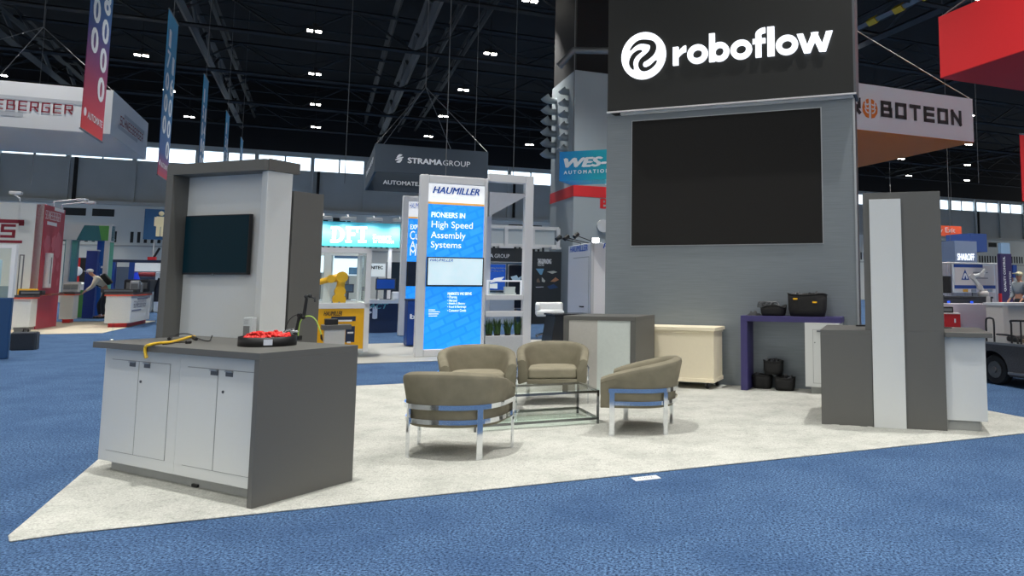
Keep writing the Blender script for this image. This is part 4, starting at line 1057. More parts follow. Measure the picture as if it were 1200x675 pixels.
def slab(ch, u0, u1):
    a = DP(u0, 284.5); b = DP(u1, 265.5); x0, x1, z0, z1 = a[0], b[0], DP((u0 + u1) / 2, 284.5)[1], DP((u0 + u1) / 2, 265.5)[1]; w_ = x1 - x0; hh = z1 - z0; s_ = w_ * .27
    yq = -.02
    def r(p, q, c, d): mb.box(x0 + w_ * p, x0 + w_ * q, yq, 0, z0 + hh * c, z0 + hh * d)
    if ch == 'D':
        n = 14; o_ = [(x0 + w_ * .45 + w_ * .55 * sin(pi * k / n), z0 + hh / 2 - hh / 2 * cos(pi * k / n)) for k in range(n + 1)]; i_ = [(x0 + w_ * .45 + w_ * .27 * sin(pi * k / n), z0 + hh / 2 - hh * .33 * cos(pi * k / n)) for k in range(n + 1)]
        v = [(p[0], yq, p[1]) for p in o_ + i_]; mb.add(v, [(k, k + 1, n + 2 + k, n + 1 + k) for k in range(n)])
        r(0, .46, 0, .17); r(0, .46, .83, 1); r(.12, .38, .1, .9)
    if ch == 'F': r(0, .5, 0, .15); r(.12, .38, 0, 1); r(0, 1, .84, 1); r(.86, 1, .66, .9); r(.3, .75, .44, .6)
    if ch == 'I': r(0, 1, 0, .15); r(0, 1, .85, 1); r(.28, .72, 0, 1)
slab('D', 387, 404); slab('F', 404.5, 420); slab('I', 419.5, 430)
a = DP(437, 280); text(mb, 'Smart', a[0], a[1], .5, .13, y=-.012, bold=.02); a = DP(437, 285.2); text(mb, 'for innovation', a[0], a[1] + .01, DP(461.5, 280)[0] - a[0], .13, y=-.012, bold=.01)
mb.build('lettering', LWHITE, t)
dl_ = bpy.data.lights.new('clip_spot_light', 'SPOT'); dl_.energy = 38; dl_.spot_size = R(110); dl_.spot_blend = .8; dl_.shadow_soft_size = .05
for u in (378, 406, 436, 466):
    x = DP(u, 262)[0]; qq = off(DQ_, DA, x, -.5)
    l = thing('clip_spot', 'small white clip-on spot lamp arching over the turquoise booth header', 'lamp', qq, DA, z1d + .02, group='clip-on spots over the turquoise header')
    mb = MB(); mb.tube(smooth_path([(0, .6, .0), (0, .5, .12), (0, .2, .16), (0, 0, .08)], 4), .02, 6); mb.build('arm', WHITE, l)
    mb = MB(); mb.box(-.22, .22, -.08, .08, -.02, .09); mb.build('head', M('lamp_housing', (150, 156, 160), .5), l, bevel=.02)
    lo = bpy.data.objects.new('clip_spot_light', dl_); C.objects.link(lo); lo.parent = l; lo.location = (0, -.02, -.06); lo.rotation_euler = (R(40), 0, 0)
# interior: bright screens, desks
def panel_thing(name, label, cat, u0, v0, u1, v1, Q, ang, mat, thick=.08, frame=None, extra=None, group=None, stand=True):
    vm = (v0 + v1) / 2; a = PL(u0, vm, Q, ang); b = PL(u1, vm, Q, ang); z0, z1 = PL((u0 + u1) / 2, v1, Q, ang)[1], PL((u0 + u1) / 2, v0, Q, ang)[1]
    t = thing(name, label, cat, off(Q, ang, a[0]), ang, 0.002, group=group)
    w_ = b[0] - a[0]
    mb = MB(); mb.box(0, w_, 0, thick, z0, z1); mb.build('casing', frame or ALU, t, bevel=.005)
    e = min(w_, z1 - z0) * .05
    mb = MB(); mb.box(e, w_ - e, -.006, .01, z0 + e, z1 - e); mb.build('face', mat, t)
    if stand: mb = MB(); mb.box(w_ * .45, w_ * .55, thick * .3, thick * .9, 0, z0); mb.build('stand', GREYMETAL, t)
    if extra: extra(t, w_, z0, z1)
    return t
SCRW = M('bright_white_screen', (232, 242, 250), .3, var=.06, scale=1.2, emit=.8)
BQ2 = off(DQ_, DA, 0, 1.2)
def ex1(t, w_, z0, z1):
    mb = MB(); mb.box(w_ * .52, w_ * .97, -.012, -.004, z0 + (z1 - z0) * .08, z0 + (z1 - z0) * .38); mb.build('picture', M('machine_picture', (96, 140, 176), .4, var=.5, scale=4), t)
    mb = MB(); mb.box(w_ * .06, w_ * .94, -.013, -.004, z1 - .18, z1 - .1); mb.build('lettering', M('grey_blue_ink', (90, 120, 160), .5), t)
panel_thing('screen_wall', 'bright white screen wall under the turquoise header, seen through the robot cell', 'screen', 389, 296, 427, 324, BQ2, DA, SCRW, extra=ex1)
panel_thing('screen_wall', 'narrow bright screen beside the grey tower edge under the turquoise header', 'screen', 368, 299, 385, 320, BQ2, DA, SCRW)
def ex2(t, w_, z0, z1):
    mb = MB(); text(mb, 'NITEC', w_ * .05, z1 - (z1 - z0) * .42, w_ * .75, (z1 - z0) * .22, y=-.012, bold=.04); mb.build('lettering', INKB, t)
panel_thing('poster_stand', 'white poster with black heading beside the turquoise booth', 'poster', 434, 308.5, 452, 325, BQ2, DA, M('poster_white', (228, 236, 238), .5, emit=.25), extra=ex2)
NB = G(430, 392); NB = off(NB, DA, 0, .6)
nz = PL(445, 351.5, NB, DA)[1]; nx0 = PL(345, 370, NB, DA)[0]; nx1 = PL(466, 370, NB, DA)[0]
t = thing('desk', 'long navy fronted desk with pale top behind the robot cell', 'desk', off(NB, DA, nx0), DA, .002)
mb = MB(); mb.box(0, nx1 - nx0, 0, .8, .0, nz - .1); mb.build('front', NAVY, t); mb = MB(); mb.box(-.03, nx1 - nx0 + .03, -.08, .85, nz - .1, nz); mb.build('worktop', M('pale_worktop', (196, 204, 208), .4), t)
mb = MB(); a = PL(431.5, 373.5, NB, DA); text(mb, 'DFI', a[0] - nx0 - .75, a[1] - .0, .95, .32, y=-.006, bold=.03); mb.build('lettering', INKW, t)
mb = MB(); a = PL(432, 362, NB, DA); text(mb, 'ACT', a[0] - nx0, a[1], .5, .14, y=-.006, shear=.3, bold=.02); mb.build('lettering', M('pale_teal_ink', (104, 176, 180), .5), t)
NB2 = off(NB, DA, 0, .3)
def mon(u0, v0, u1, v1, col, lb, em=0):
    a = PL(u0, v1, NB2, DA); b = PL(u1, v0, NB2, DA)
    t = thing('monitor', lb, 'monitor', off(NB2, DA, a[0]), DA, .002 + nz)
    w_ = b[0] - a[0]; z0, z1 = max(.06, a[1] - nz), b[1] - nz
    mb = MB(); mb.box(0, w_, 0, .05, z0, z1); mb.build('casing', M('monitor_casing', (56, 62, 72), .4), t, bevel=.01)
    mb = MB(); mb.box(.03, w_ - .03, -.006, .01, z0 + .04, z1 - .03); mb.build('screen', col, t)
    mb = MB(); mb.box(w_ * .42, w_ * .58, .02, .06, 0, z0 + .02); mb.box(w_ * .25, w_ * .75, -.08, .14, 0, .02); mb.build('stand', M('monitor_casing', (56, 62, 72), .4), t)
mon(401, 333, 415, 343, M('slate_screen', (70, 92, 116), .3), 'dark desk monitor right beside the yellow robot arm')
mon(419.5, 336, 429, 341, M('slate_screen2', (60, 84, 120), .3), 'small dark desk monitor between the robot arm and the cell post')
mon(440, 326.5, 464, 340, M('blue_screen', (16, 60, 140), .3, var=.3, scale=4, emit=.3), 'blue-lit desk monitor on the navy desk beside the light boxes')
t = tag(MB().box(0, .5, 0, .3, 0, .22).build('printer_box', M('printer_white', (206, 212, 216), .4), None, bevel=.03), 'white boxy device on the navy desk beside the blue-lit monitor', 'device')
place(t, off(NB2, DA, PL(459, 345, NB2, DA)[0], -.2), DA, .002 + nz)
# a dark wall behind the turquoise booth and a bright lamp
q = off(DQ_, DA, 0, 2.4)
a = PL(452, 345, q, DA); b = PL(500, 308, q, DA)
t = thing('booth_wall', 'dark teal booth wall behind the navy desk', 'booth wall', off(q, DA, a[0]), DA, .002)
mb = MB(); mb.box(0, b[0] - a[0] + 2, 0, .1, 0, b[1]); mb.build('panel', M('dark_teal', (30, 52, 66), .6), t); mb = MB(); mb.box(-.02, b[0] - a[0] + 2.02, -.03, .13, 0, .1); mb.build('base_rail', GREYMETAL, t)

# ================================================================ HANGING SIGNS AND BANNERS
WIRE = M('steel_wire', (120, 122, 124), .5, .5)
RINGW = M('white_fabric', (226, 228, 230), .7, var=.02)
def ring_sign(name, label, Q, z0, z1, w_, d_, ang, mats, bottom=None, wires=True):
    """square fabric ring sign, front face at local y 0"""
    t = thing(name, label, 'hanging sign', Q, ang, 0)
    for nm, bx in (('front_panel', (0, w_, 0, .06)), ('rear_panel', (0, w_, d_ - .06, d_)), ('side_panel', (0, .06, .06, d_ - .06)), ('side_panel', (w_ - .06, w_, .06, d_ - .06))):
        mb = MB(); mb.box(*bx, z0, z1); mb.build(nm, mats, t)
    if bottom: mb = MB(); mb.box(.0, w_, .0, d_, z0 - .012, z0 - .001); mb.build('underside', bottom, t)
    if wires:
        mb = MB(); c_ = (w_ / 2, d_ / 2, min(ZR, z1 + max(2.5, w_ * .45)))
        for x, y in ((.03, .03), (w_ - .03, .03), (.03, d_ - .03), (w_ - .03, d_ - .03)): mb.tube([(x, y, z1), c_], .014, 4)
        mb.tube([c_, (c_[0], c_[1], ZR + 1.9)], .014, 4); mb.build('wire', WIRE, t)
    return t
# big white ring over the red booth
yv = 23.0
p = D(133, 106, yv); VQ = (p[0], p[1]); VZ1 = p[2]; VZ0 = PL(128.5, 156.7, VQ, TH)[1]
sd_ = PL(174, 144, VQ, TH + pi / 2)[0]
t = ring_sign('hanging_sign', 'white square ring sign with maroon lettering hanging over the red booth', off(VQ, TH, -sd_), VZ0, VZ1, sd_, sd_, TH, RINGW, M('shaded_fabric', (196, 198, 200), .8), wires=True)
MAR = M('maroon_print', (140, 30, 52), .6); GRYP = M('grey_print_bar', (186, 190, 196), .6)
a = PL(-80, 130, VQ, TH)[0] + sd_; b = PL(85, 134, VQ, TH)[0] + sd_; zl0 = PL(80, 134, VQ, TH)[1]; zl1 = PL(60, 121, VQ, TH)[1]
mb = MB(); mb.box(a + .6, b + .35, -.005, .0, zl1 + .02, zl1 + .14); mb.box(a - .4, b - 1.2, -.005, 0, zl0 - .18, zl0 - .06); mb.build('grey_bar', GRYP, t)
mb = MB(); strokes(mb, 'SCHNEEBERGER', a, zl0, b - a, zl1 - zl0, .042, y=-.008); mb.build('lettering', MAR, t)
Vs = VQ
a = PL(140, 150, VQ, TH + pi / 2); b = PL(168, 150, VQ, TH + pi / 2); 
fc = ((sd_ + .008, 0, 0), (0, 1, 0), (0, 0, 1))
z_0 = zl0; hgt = zl1 - zl0
mb = MB(); strokes(mb, 'SCHNEEBERGER', a[0], z_0, b[0] - a[0], hgt, .04, face=fc); mb.build('lettering', MAR, t)
mb = MB(); 
for (u0, u1, zz) in ((a[0] + .5, b[0] + .2, z_0 + hgt + .02), (a[0] - .2, b[0] - .8, z_0 - .16)): mb.quad((sd_ + .006, u0, zz), (sd_ + .006, u1, zz), (sd_ + .006, u1, zz + .13), (sd_ + .006, u0, zz + .13))
mb.build('grey_bar', GRYP, t)
# dark navy ring behind the light boxes
yv = 22
p = D(440, 168, yv); SQ_ = (p[0], p[1]); z1 = p[2]; z0 = PL(439.3, 200.7, SQ_, TH)[1]; wS = PL(572, 190, SQ_, TH)[0]; dS = PL(428.5, 200, SQ_, TH + pi / 2)[0]
NVF = M('navy_fabric', (58, 70, 82), .75, var=.06, scale=4)
t = ring_sign('hanging_sign', 'dark navy square ring sign with white lettering above the blue light boxes', SQ_, z0, z1, wS, min(dS, 6), TH, NVF, wires=True)
def ST(u, v): return PL(u, v, SQ_, TH)
mb = MB(); a = ST(478, 191); hS = ST(480, 184)[1] - ST(480, 190.3)[1]
text(mb, 'STRAMA', a[0], a[1], ST(518, 189)[0] - a[0], hS, y=-.01, bold=.035); b = ST(519, 193)
text(mb, 'GROUP', b[0], a[1], ST(551, 189)[0] - b[0], hS, y=-.01); mb.build('lettering', INKW, t)
cxm, czm = ST(468, 185.8); rm = (ST(474, 186)[0] - ST(462, 186)[0]) / 2
mb = MB()
for k in range(3):
    o_ = (k - 1) * rm * .62
    ribbon(mb, [(cxm - rm * .8 + abs(k - 1) * rm * .25, czm - rm * .35 + o_ * .7), (cxm, czm + o_), (cxm + rm * .8 - abs(k - 1) * rm * .25, czm + rm * .35 + o_ * .7)], [rm * .1, rm * .5, rm * .1], -.01)
mb.build('round_emblem', INKW, t)
mb = MB()
text(mb, 'STRAMAGROUP', .6, z0 + (z1 - z0) * .45, min(dS, 6) - 1.2, hS, bold=.02, face=((-.01, min(dS, 6), 0), (0, -1, 0), (0, 0, 1))); mb.build('lettering', INKW, t)
mb = MB(); text(mb, 'AUTOMATE.  GROW.', .6, z0 + .25, wS - 1.2, hS * .9, bold=.02, face=((0, min(dS, 6) - .07, 0), (1, 0, 0), (0, 0, 1))); mb.build('lettering', INKW, t)
# white and orange ring to the right of the tower
yv = 17
p = D(1139.5, 116, yv); OQ = (p[0], p[1]); z1 = p[2]; z0 = PL(1140, 166.3, OQ, TH)[1]; wO = 5.2
t = ring_sign('hanging_sign', 'white hanging sign with dark lettering, round orange emblem and orange underside', off(OQ, TH, -wO), z0, z1, wO, 4.4, TH, RINGW, M('orange_fabric', (216, 116, 30), .7))
def OT(u, v): s_, z_ = PL(u, v, OQ, TH); return (s_ + wO, z_)
mb = MB(); zb0 = OT(1126, 148)[1]; zb1 = OT(1126, 130)[1]
a, b = OT(1032, 140)[0], OT(1126.5, 140)[0]
strokes(mb, 'BOTEON', a, zb0, b - a, zb1 - zb0, .085, y=-.01, gap=.26)
gw_ = (b - a) / (6 + 5 * .26)
strokes(mb, 'R', OT(1008.5, 130)[0] - gw_, zb0, gw_, zb1 - zb0, .085, y=-.01)
mb.build('lettering', INKB, t)
mb = MB(); cx_, cz_ = OT(1019.3, 127.3); rO = (OT(1028.5, 128)[0] - OT(1011, 128)[0]) / 2
for sg in (-1, 1):
    pts = [(cx_ + sg * .035, cz_ - rO * 1.05), (cx_ + sg * rO * .55, cz_ - rO * .95), (cx_ + sg * rO * .95, cz_ - rO * .45), (cx_ + sg * rO, cz_ + rO * .1), (cx_ + sg * rO * .85, cz_ + rO * .6), (cx_ + sg * rO * .4, cz_ + rO), (cx_ + sg * .035, cz_ + rO * 1.05)]
    mb.prism(pts if sg > 0 else pts[::-1], 'y', -.012, -.001)
mb.build('round_emblem', M('orange_print', (228, 122, 36), .6), t)
mb = MB()
for sg in (-1, 1):
    for k, dz in enumerate((-.5, 0, .5)): ribbon(mb, [(cx_ + sg * rO * .2, cz_ + dz * rO), (cx_ + sg * rO * .5, cz_ + dz * rO * .8), (cx_ + sg * rO * .7, cz_ + dz * rO + .1)], [.03, .03, .03], -.014)
mb.build('emblem_line', RINGW, t)
# red ring corner, upper right
yv = 12.5
p = D(1102, 91, yv); RQ_ = (p[0], p[1]); z0 = p[2]; z1 = PL(1098.5, 20, RQ_, TH)[1]; LR = 7.0
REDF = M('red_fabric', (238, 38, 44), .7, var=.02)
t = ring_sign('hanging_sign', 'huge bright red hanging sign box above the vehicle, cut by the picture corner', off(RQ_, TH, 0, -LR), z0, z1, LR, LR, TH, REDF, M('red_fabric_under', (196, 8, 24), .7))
# narrower red banner at the picture edge
yv = 24
p = D(1195, 158, yv); q = (p[0], p[1]); z1 = p[2]; z0 = PL(1200, 236, q, TH)[1]
t = thing('hanging_banner', 'narrow red banner hanging beyond the vehicle below the big red box', 'banner', q, TH, 0)
mb = MB(); mb.box(0, 1.2, 0, .02, z0, z1); mb.build('cloth', REDF, t); mb = MB(); mb.cyl((0, .01, z1 + .03), (1.2, .01, z1 + .03), .03, 8); mb.build('top_pole', GREYMETAL, t)
mb = MB(); mb.tube([(.6, .01, z1 + .03), (.6, .01, ZR + 1.9)], .012, 4); mb.build('wire', WIRE, t)
# aisle banners in a row
BANG = gradient_mat('banner_print', [(0, (216, 60, 62)), (.22, (160, 58, 92)), (.46, (44, 70, 136)), (1, (30, 150, 200))], 0, 1)
BANB = gradient_mat('banner_print_blue', [(0, (196, 64, 76)), (.14, (50, 84, 146)), (1, (30, 160, 208))], 0, 1)
ang = TH + pi / 2
p = D(198.5, 11, 20.5); bz1 = p[2]; bz0 = PL(183.5, 203, (p[0], p[1]), ang)[1]
bans = [((95, 149.3), 0, (120, 164), '19000', '18000', 'nearest aisle banner, blue fading to red, with stacked white zeros'),
        ((198.5, 11), 1, (209, 31), '17000', '16000', 'second aisle banner, turquoise to red, with numbers 17000 and 16000'),
        ((239.5, 87), 1, (244.5, 98), '15000', '14000', 'third aisle banner along the row, slim and blue'),
        ((265.5, 130), 1, (269, 138), '13000', '12000', 'fourth aisle banner along the row, small and blue'),
        ((282.5, 161), 1, (285, 167), '11000', '10000', 'farthest of the blue aisle banners in the row')]
for k, (pl_, top, pr_, n1_, n2_, lb) in enumerate(bans):
    q = G(*pl_, bz1 if top else bz0); z0 = bz0; Hb = bz1 - bz0; wB = PL(*pr_, q, ang)[0]
    t = thing('aisle_banner', lb, 'banner', q, ang, z0)
    mb = MB(); mb.box(0, wB, 0, .015, 0, 1); o = mb.build('cloth', BANG if k == 0 else BANB, t); o.scale = (1, 1, Hb)
    mb = MB(); mb.cyl((-.02, .008, Hb + .02), (wB + .02, .008, Hb + .02), .025, 8); mb.build('top_pole', GREYMETAL, t)
    mb = MB(); mb.cyl((-.02, .008, -.02), (wB + .02, .008, -.02), .02, 8); mb.build('bottom_pole', GREYMETAL, t)
    mb = MB(); mb.tube([(wB / 2, .008, Hb), (wB / 2, .008, ZR + 1.9 - z0)], .01, 4); mb.build('wire', WIRE, t)
    mb = MB(); ch_ = Hb * .105; pitch_ = Hb * .133; cw_ = wB * .36
    top1 = Hb * .87 if k else None
    for c_, (body, xc_, off_) in enumerate(((n1_, wB * .27, 0), (n2_, wB * .73, -.5))):
        bot = Hb * ((.345, .165)[c_] if k == 0 else (.26, .125)[c_])
        for i_, dch in enumerate(reversed(body)):
            zz = bot + i_ * pitch_
            if zz + ch_ > Hb: break
            text(mb, dch, xc_, zz, cw_ * (.35 if dch == '1' else .8 if k == 0 else .8), ch_, y=-.004, bold=.03, align='C')
    mb.build('lettering', INKW, t)
    if k < 2:
        mb = MB(); text(mb, 'AUTOMATE', wB * .22, Hb * .055, wB * .7, Hb * .03, y=-.004, bold=.02); mb.cyl((wB * .11, -.004, Hb * .075), (wB * .11, .0, Hb * .075), wB * .055, 12); mb.build('lettering', INKW, t)

# ================================================================ BUILDING COLUMN WITH AIR NOZZLES
p = D(671, 300, 25); COQ = (p[0], p[1])
def CO(u, v): return PL(u, v, COQ, TH)
cz1 = CO(671, 81.5)[1]; wC = CO(735, 200)[0]; dC = PL(645.5, 200, COQ, TH + pi / 2)[0]
CONC = M('painted_column', (158, 168, 172), .75, var=.05, scale=1)
t = thing('building_column', 'huge grey building column with a red band and rows of air nozzles', 'column', COQ, TH, .002)
mb = MB(); mb.box(0, wC, 0, dC, 0, cz1); mb.build('shaft', CONC, t)
mb = MB(); mb.box(.05, wC - .05, .05, dC - .05, cz1, ZR + 1.98); mb.build('black_upper_shaft', DARKW, t)
zr0, zr1_ = CO(690, 231)[1], CO(690, 218)[1]
mb = MB(); mb.box(-.012, wC + .01, -.012, dC + .01, zr0, zr1_); mb.build('red_band', M('band_red', (214, 38, 44), .6), t)
NOZ = M('galvanised_duct', (150, 158, 162), .5, .4)
for k in range(6):
    v = 116 + k * 12.6
    s_, z_ = PL(650.5, v + 1.5, COQ, TH + pi / 2)
    mb = MB(); y_ = dC * .80
    mb.tube([(0, y_, z_ - .08), (-.24, y_, z_ - .08), (-.30, y_, z_ - .07), (-.38, y_, z_ - .02), (-.45, y_, z_ + .06)], [.115, .115, .135, .165, .175], 14); mb.build('air_nozzle', NOZ, t)
    mb = MB(); mb.tube([(0, dC * .28, z_ - .08), (-.14, dC * .28, z_ - .08), (-.2, dC * .28, z_ - .06), (-.25, dC * .28, z_ - .0)], [.115, .12, .15, .155], 14); mb.build('air_nozzle', NOZ, t)
mb = MB(); mb.box(wC * .58, wC * .74, -.02, 0, CO(700, 216)[1], CO(700, 211)[1]); mb.build('small_sign', WHITE, t)
mb = MB(); a = CO(704, 244); text(mb, 'B', a[0], a[1], .28, .32, y=-.004, bold=.04); mb.build('lettering', RED, t)
mb = MB(); mb.cyl((CO(706, 265)[0], -.1, CO(706, 265)[1]), (CO(706, 265)[0], 0, CO(706, 265)[1]), .22, 14); mb.build('alarm_bell', M('bell_grey', (200, 204, 206), .5), t)
# pipe crossing at the top of the column
mb = MB(); mb.tube([(*D(655, 78, 24), ), (*D(672, 59, 24), ), (*D(735, 60, 24), )], .12, 8); nt_ += 1; struct(mb.build('trim_%d' % nt_, GREYMETAL))
# blue sign hung before the column
p = D(655.5, 195, 19); q = (p[0], p[1]); WA_ = R(-18)
def WS_(u, v): return PL(u, v, q, WA_)
z0, z1 = WS_(655.5, 212.3)[1], WS_(656, 178)[1]; w_ = 2.5
t = thing('hanging_sign', 'blue hanging sign with slanted white lettering before the grey column', 'hanging sign', q, WA_, 0)
mb = MB(); mb.box(0, w_, 0, .8, z0, z1); mb.build('panel', gradient_mat('blue_teal_print', [(0, (20, 118, 186)), (1, (20, 150, 170))], 0, w_ * .4, axis=0, emit=.12), t)
mb = MB(); a = WS_(662, 196.5); text(mb, 'WES-TEC', a[0], a[1], (WS_(710, 190)[0] - a[0]) * 1.9, WS_(662, 186)[1] - a[1], y=-.01, bold=.05, shear=.25)
a = WS_(661, 203.5); text(mb, 'A U T O M A T I O N', a[0], a[1] - .02, (WS_(710, 203)[0] - a[0]) * 1.08, .09, y=-.01, bold=.03); mb.build('lettering', INKW, t)
for x in (.2, w_ - .2): mb = MB(); mb.tube([(x, .4, z1), (x, .4, ZR + 1.9)], .014, 4); mb.build('wire', WIRE, t)

# ================================================================ WHITE CLOSET WITH SPOT ARMS
p = G(692.5, 395); KQ_ = (p[0], p[1]); K_A = TH + R(4)
p2 = off(KQ_, K_A, 0)
def KC(u, v): return PL(u, v, KQ_, K_A)
K_A = TH; kz = KC(692, 285)[1]; kS = PL(665.5, 330, KQ_, TH + pi / 2)[0]
def KS(u, v): return PL(u, v, KQ_, TH + pi / 2)
t = thing('storage_closet', 'tall white booth closet with a door behind the grey framed counter', 'closet', KQ_, K_A, .012)
MATW = M('closet_white', (228, 230, 236), .5)
mb = MB(); mb.box(0, 1.7, 0.0, kS, 0, kz); mb.build('walls', MATW, t, bevel=.01)
mb = MB(); mb.box(-.03, .05, -.03, .05, 0, kz); mb.build('corner_post', M('post_grey', (196, 200, 206), .4), t)
dx0, dx1 = KS(690, 330)[0], KS(671.5, 330)[0]; dzz = KS(680, 302)[1]
mb = MB(); mb.box(-.004, .004, dx0, dx1, .02, dzz, 1); mb.box(-.012, 0, dx0 + .02, dx1 - .02, .03, dzz - .02); d = mb.build('door', [MATW, M('door_gap_shade2', (168, 172, 178), .8)], t)  # grey rim painted as the shaded gap round the door
a = KS(684.5, 360); mb = MB(); mb.tube([(-.012, a[0], a[1]), (-.06, a[0], a[1]), (-.06, a[0] + .2, a[1])], .018, 6); mb.build('handle', BLACK, d)
mb = MB(); a = KS(668.5, 296.5); b = KS(689, 292); text(mb, 'HAUMILLER', 0, 0, a[0] - b[0], .16, bold=.01, shear=.25, face=((-.015, a[0], a[1]), (0, -1, 0), (0, 0, 1)))
text(mb, 'PARTS', .3, a[1] + .05, .6, .13, y=-.015, bold=.02, shear=.25); mb.build('lettering', NAVYTXT, t)
for k, (u, v) in enumerate(((655, 279), (664, 278.5), (675.5, 276))):
    hq_ = off(KQ_, TH, 0, kS * .55); hd = PL(u, v, hq_, TH); bx = .06 + .25 * k; hy = kS * .55
    l = thing('spot_arm', 'x', 'lamp', off(KQ_, K_A, 0, 0), K_A, 0, group='black spot arms on the white closet')
    l['label'] = 'black spot lamp on a thin arm reaching out from the white closet top'
    mb = MB(); mb.tube([(bx, hy, kz + .014), (bx, hy, kz + .06), (hd[0], hy, hd[1])], .012, 6); mb.build('arm', BLACK, l)
    mb = MB(); mb.cyl((hd[0] - .07, hy - .02, hd[1] - .05), (hd[0] + .05, hy + .02, hd[1] + .05), .06, 10); mb.build('head', BLACK, l)
hd = KC(693, 283)
l = thing('flood_lamp', 'glowing white flood lamp shining on top of the white closet', 'lamp', off(KQ_, K_A, .12, .12), K_A, kz + .014)
mb = MB(); mb.box(-.1, .1, -.05, .05, 0, .14); mb.build('housing', GREYMETAL, l); mb = MB(); mb.box(-.09, .09, -.056, -.05, .01, .13); mb.build('lens', M('flood_lens', (255, 255, 255), .3, emit=14), l)

# ================================================================ DARK BOOTH BEHIND THE FRAME
SB = G(610, 386); SB = off(SB, HB, 0, 3); SA = TH
def SBP(u, v): return PL(u, v, SB, SA)
DKP = M('charcoal_booth_panel', (44, 50, 54), .6, var=.06)
x0, x1 = SBP(560, 300)[0], SBP(658, 330)[0]; xm1 = SBP(624, 320)[0]; zt, zl = SBP(600, 291)[1], SBP(600, 306.5)[1]; zt2 = SBP(640, 295)[1]
t = thing('booth_wall', 'charcoal booth with white lettering across the header behind the open frame', 'booth wall', off(SB, SA, x0), SA, .002)
L_ = x1 - x0
mb = MB(); mb.box(0, xm1 - x0, 0, .5, zl, zt); mb.build('header', DKP, t)
mb = MB(); mb.box(xm1 - x0, L_, -.1, .3, 0, zt2); mb.build('picture_panel', DKP, t)
mb = MB(); mb.box(0, L_, 1.2, 1.4, 0, zl); mb.build('rear_wall', M('rear_wall_blue', (96, 122, 150), .6, var=.1, scale=1), t)
mb = MB(); a = SBP(573.5, 302); b = SBP(597, 298); hh = .13; c_ = SBP(579.5, 300)[0]
text(mb, 'STRAMA', c_ - x0 - .72, a[1], .68, hh, y=-.01, bold=.02); text(mb, 'GROUP', c_ - x0, a[1], b[0] - c_, hh, y=-.01); 
a = SBP(629, 309); text(mb, 'THE EXPANDING', a[0] - x0, a[1], SBP(645, 308)[0] - a[0], .16, y=-.11, bold=.03); a = SBP(629, 311.8); text(mb, 'INDUSTRIES', a[0] - x0, a[1], SBP(643, 308)[0] - a[0] - .2, .14, y=-.11); mb.build('lettering', INKW, t)
def pic(poly, col, nm):
    P_ = [SBP(u, v) for u, v in poly]; mb = MB(); mb.prism([(p[0] - x0, p[1]) for p in P_], 'y', -.112, -.1); mb.build(nm, col, t)
pic([(627, 315), (636.5, 315), (634, 322), (632, 322)], M('pic_blue', (110, 160, 196), .5), 'picture'); pic([(634, 325), (638, 329), (637, 331), (634, 330)], M('pic_pale', (190, 196, 190), .5), 'picture')
pic([(640, 318.5), (648, 317.5), (652, 319), (646, 321)], M('pic_pale', (190, 196, 190), .5), 'picture'); pic([(644, 330), (650, 325), (654, 328), (649, 330.5)], M('pic_skin', (176, 128, 100), .5), 'picture')
pic([(628, 328), (630, 326), (632, 331), (628, 331)], M('pic_brown', (120, 104, 90), .5), 'picture'); pic([(640, 336), (648, 333), (653, 337), (644, 339)], M('pic_navy', (40, 70, 112), .5), 'picture')
pic([(627, 336.3), (636, 336), (636, 336.6), (627, 337)], INKW, 'caption_line')
SBQ = off(SB, SA, 0, .9)
def ex3(t, w_, z0, z1):
    mb = MB(); text(mb, 'ighting Automation', w_ * .06, z1 - (z1 - z0) * .2, w_ * .88, (z1 - z0) * .07, y=-.012, bold=.03); text(mb, 'by making quality', w_ * .06, z1 - (z1 - z0) * .3, w_ * .84, (z1 - z0) * .06, y=-.012, bold=.02); mb.build('lettering', INKW, t)
    mb = MB(); mb.prism([(w_ * .05, z0 + (z1 - z0) * .28), (w_ * .7, z0 + (z1 - z0) * .38), (w_ * .9, z0 + (z1 - z0) * .52), (w_ * .3, z0 + (z1 - z0) * .46)], 'y', -.012, -.006); mb.prism([(w_ * .05, z0 + (z1 - z0) * .1), (w_ * .5, z0 + (z1 - z0) * .08), (w_ * .5, z0 + (z1 - z0) * .28), (w_ * .05, z0 + (z1 - z0) * .25)], 'y', -.012, -.006); mb.build('picture', WLIT, t)
panel_thing('light_poster', 'blue lit poster with white writing inside the charcoal booth', 'poster', 573, 309, 593, 341, SBQ, SA, M('poster_blue', (36, 92, 196), .4, var=.15, scale=1, emit=.4), extra=ex3)
def ex4(t, w_, z0, z1):
    mb = MB(); mb.prism([(w_ * .15, z0 + (z1 - z0) * .72), (w_ * .3, z0 + (z1 - z0) * .62), (w_ * .7, z0 + (z1 - z0) * .62), (w_ * .8, z0 + (z1 - z0) * .74), (w_ * .6, z0 + (z1 - z0) * .70), (w_ * .5, z0 + (z1 - z0) * .76)], 'y', -.012, -.006); mb.build('picture', M('picture_pale', (170, 200, 220), .4, emit=.3), t)
panel_thing('display_case', 'dark display case with pale object beside the blue poster', 'display case', 595, 310, 615, 362, SBQ, SA, M('case_dark', (28, 44, 66), .3, var=.2, scale=2), extra=ex4)
q = off(SB, SA, SBP(573, 340)[0], .62)
t = thing('kiosk', 'low pale kiosk under the blue poster in the charcoal booth', 'kiosk', q, SA, .002)
mb = MB(); mb.box(0, .9, -.5, -.2, 0, 1.0); mb.build('body', M('kiosk_grey', (170, 184, 200), .5), t, bevel=.02); mb = MB(); mb.box(-.04, .94, -.55, -.18, 1.0, 1.05); mb.build('top', WHITE, t)
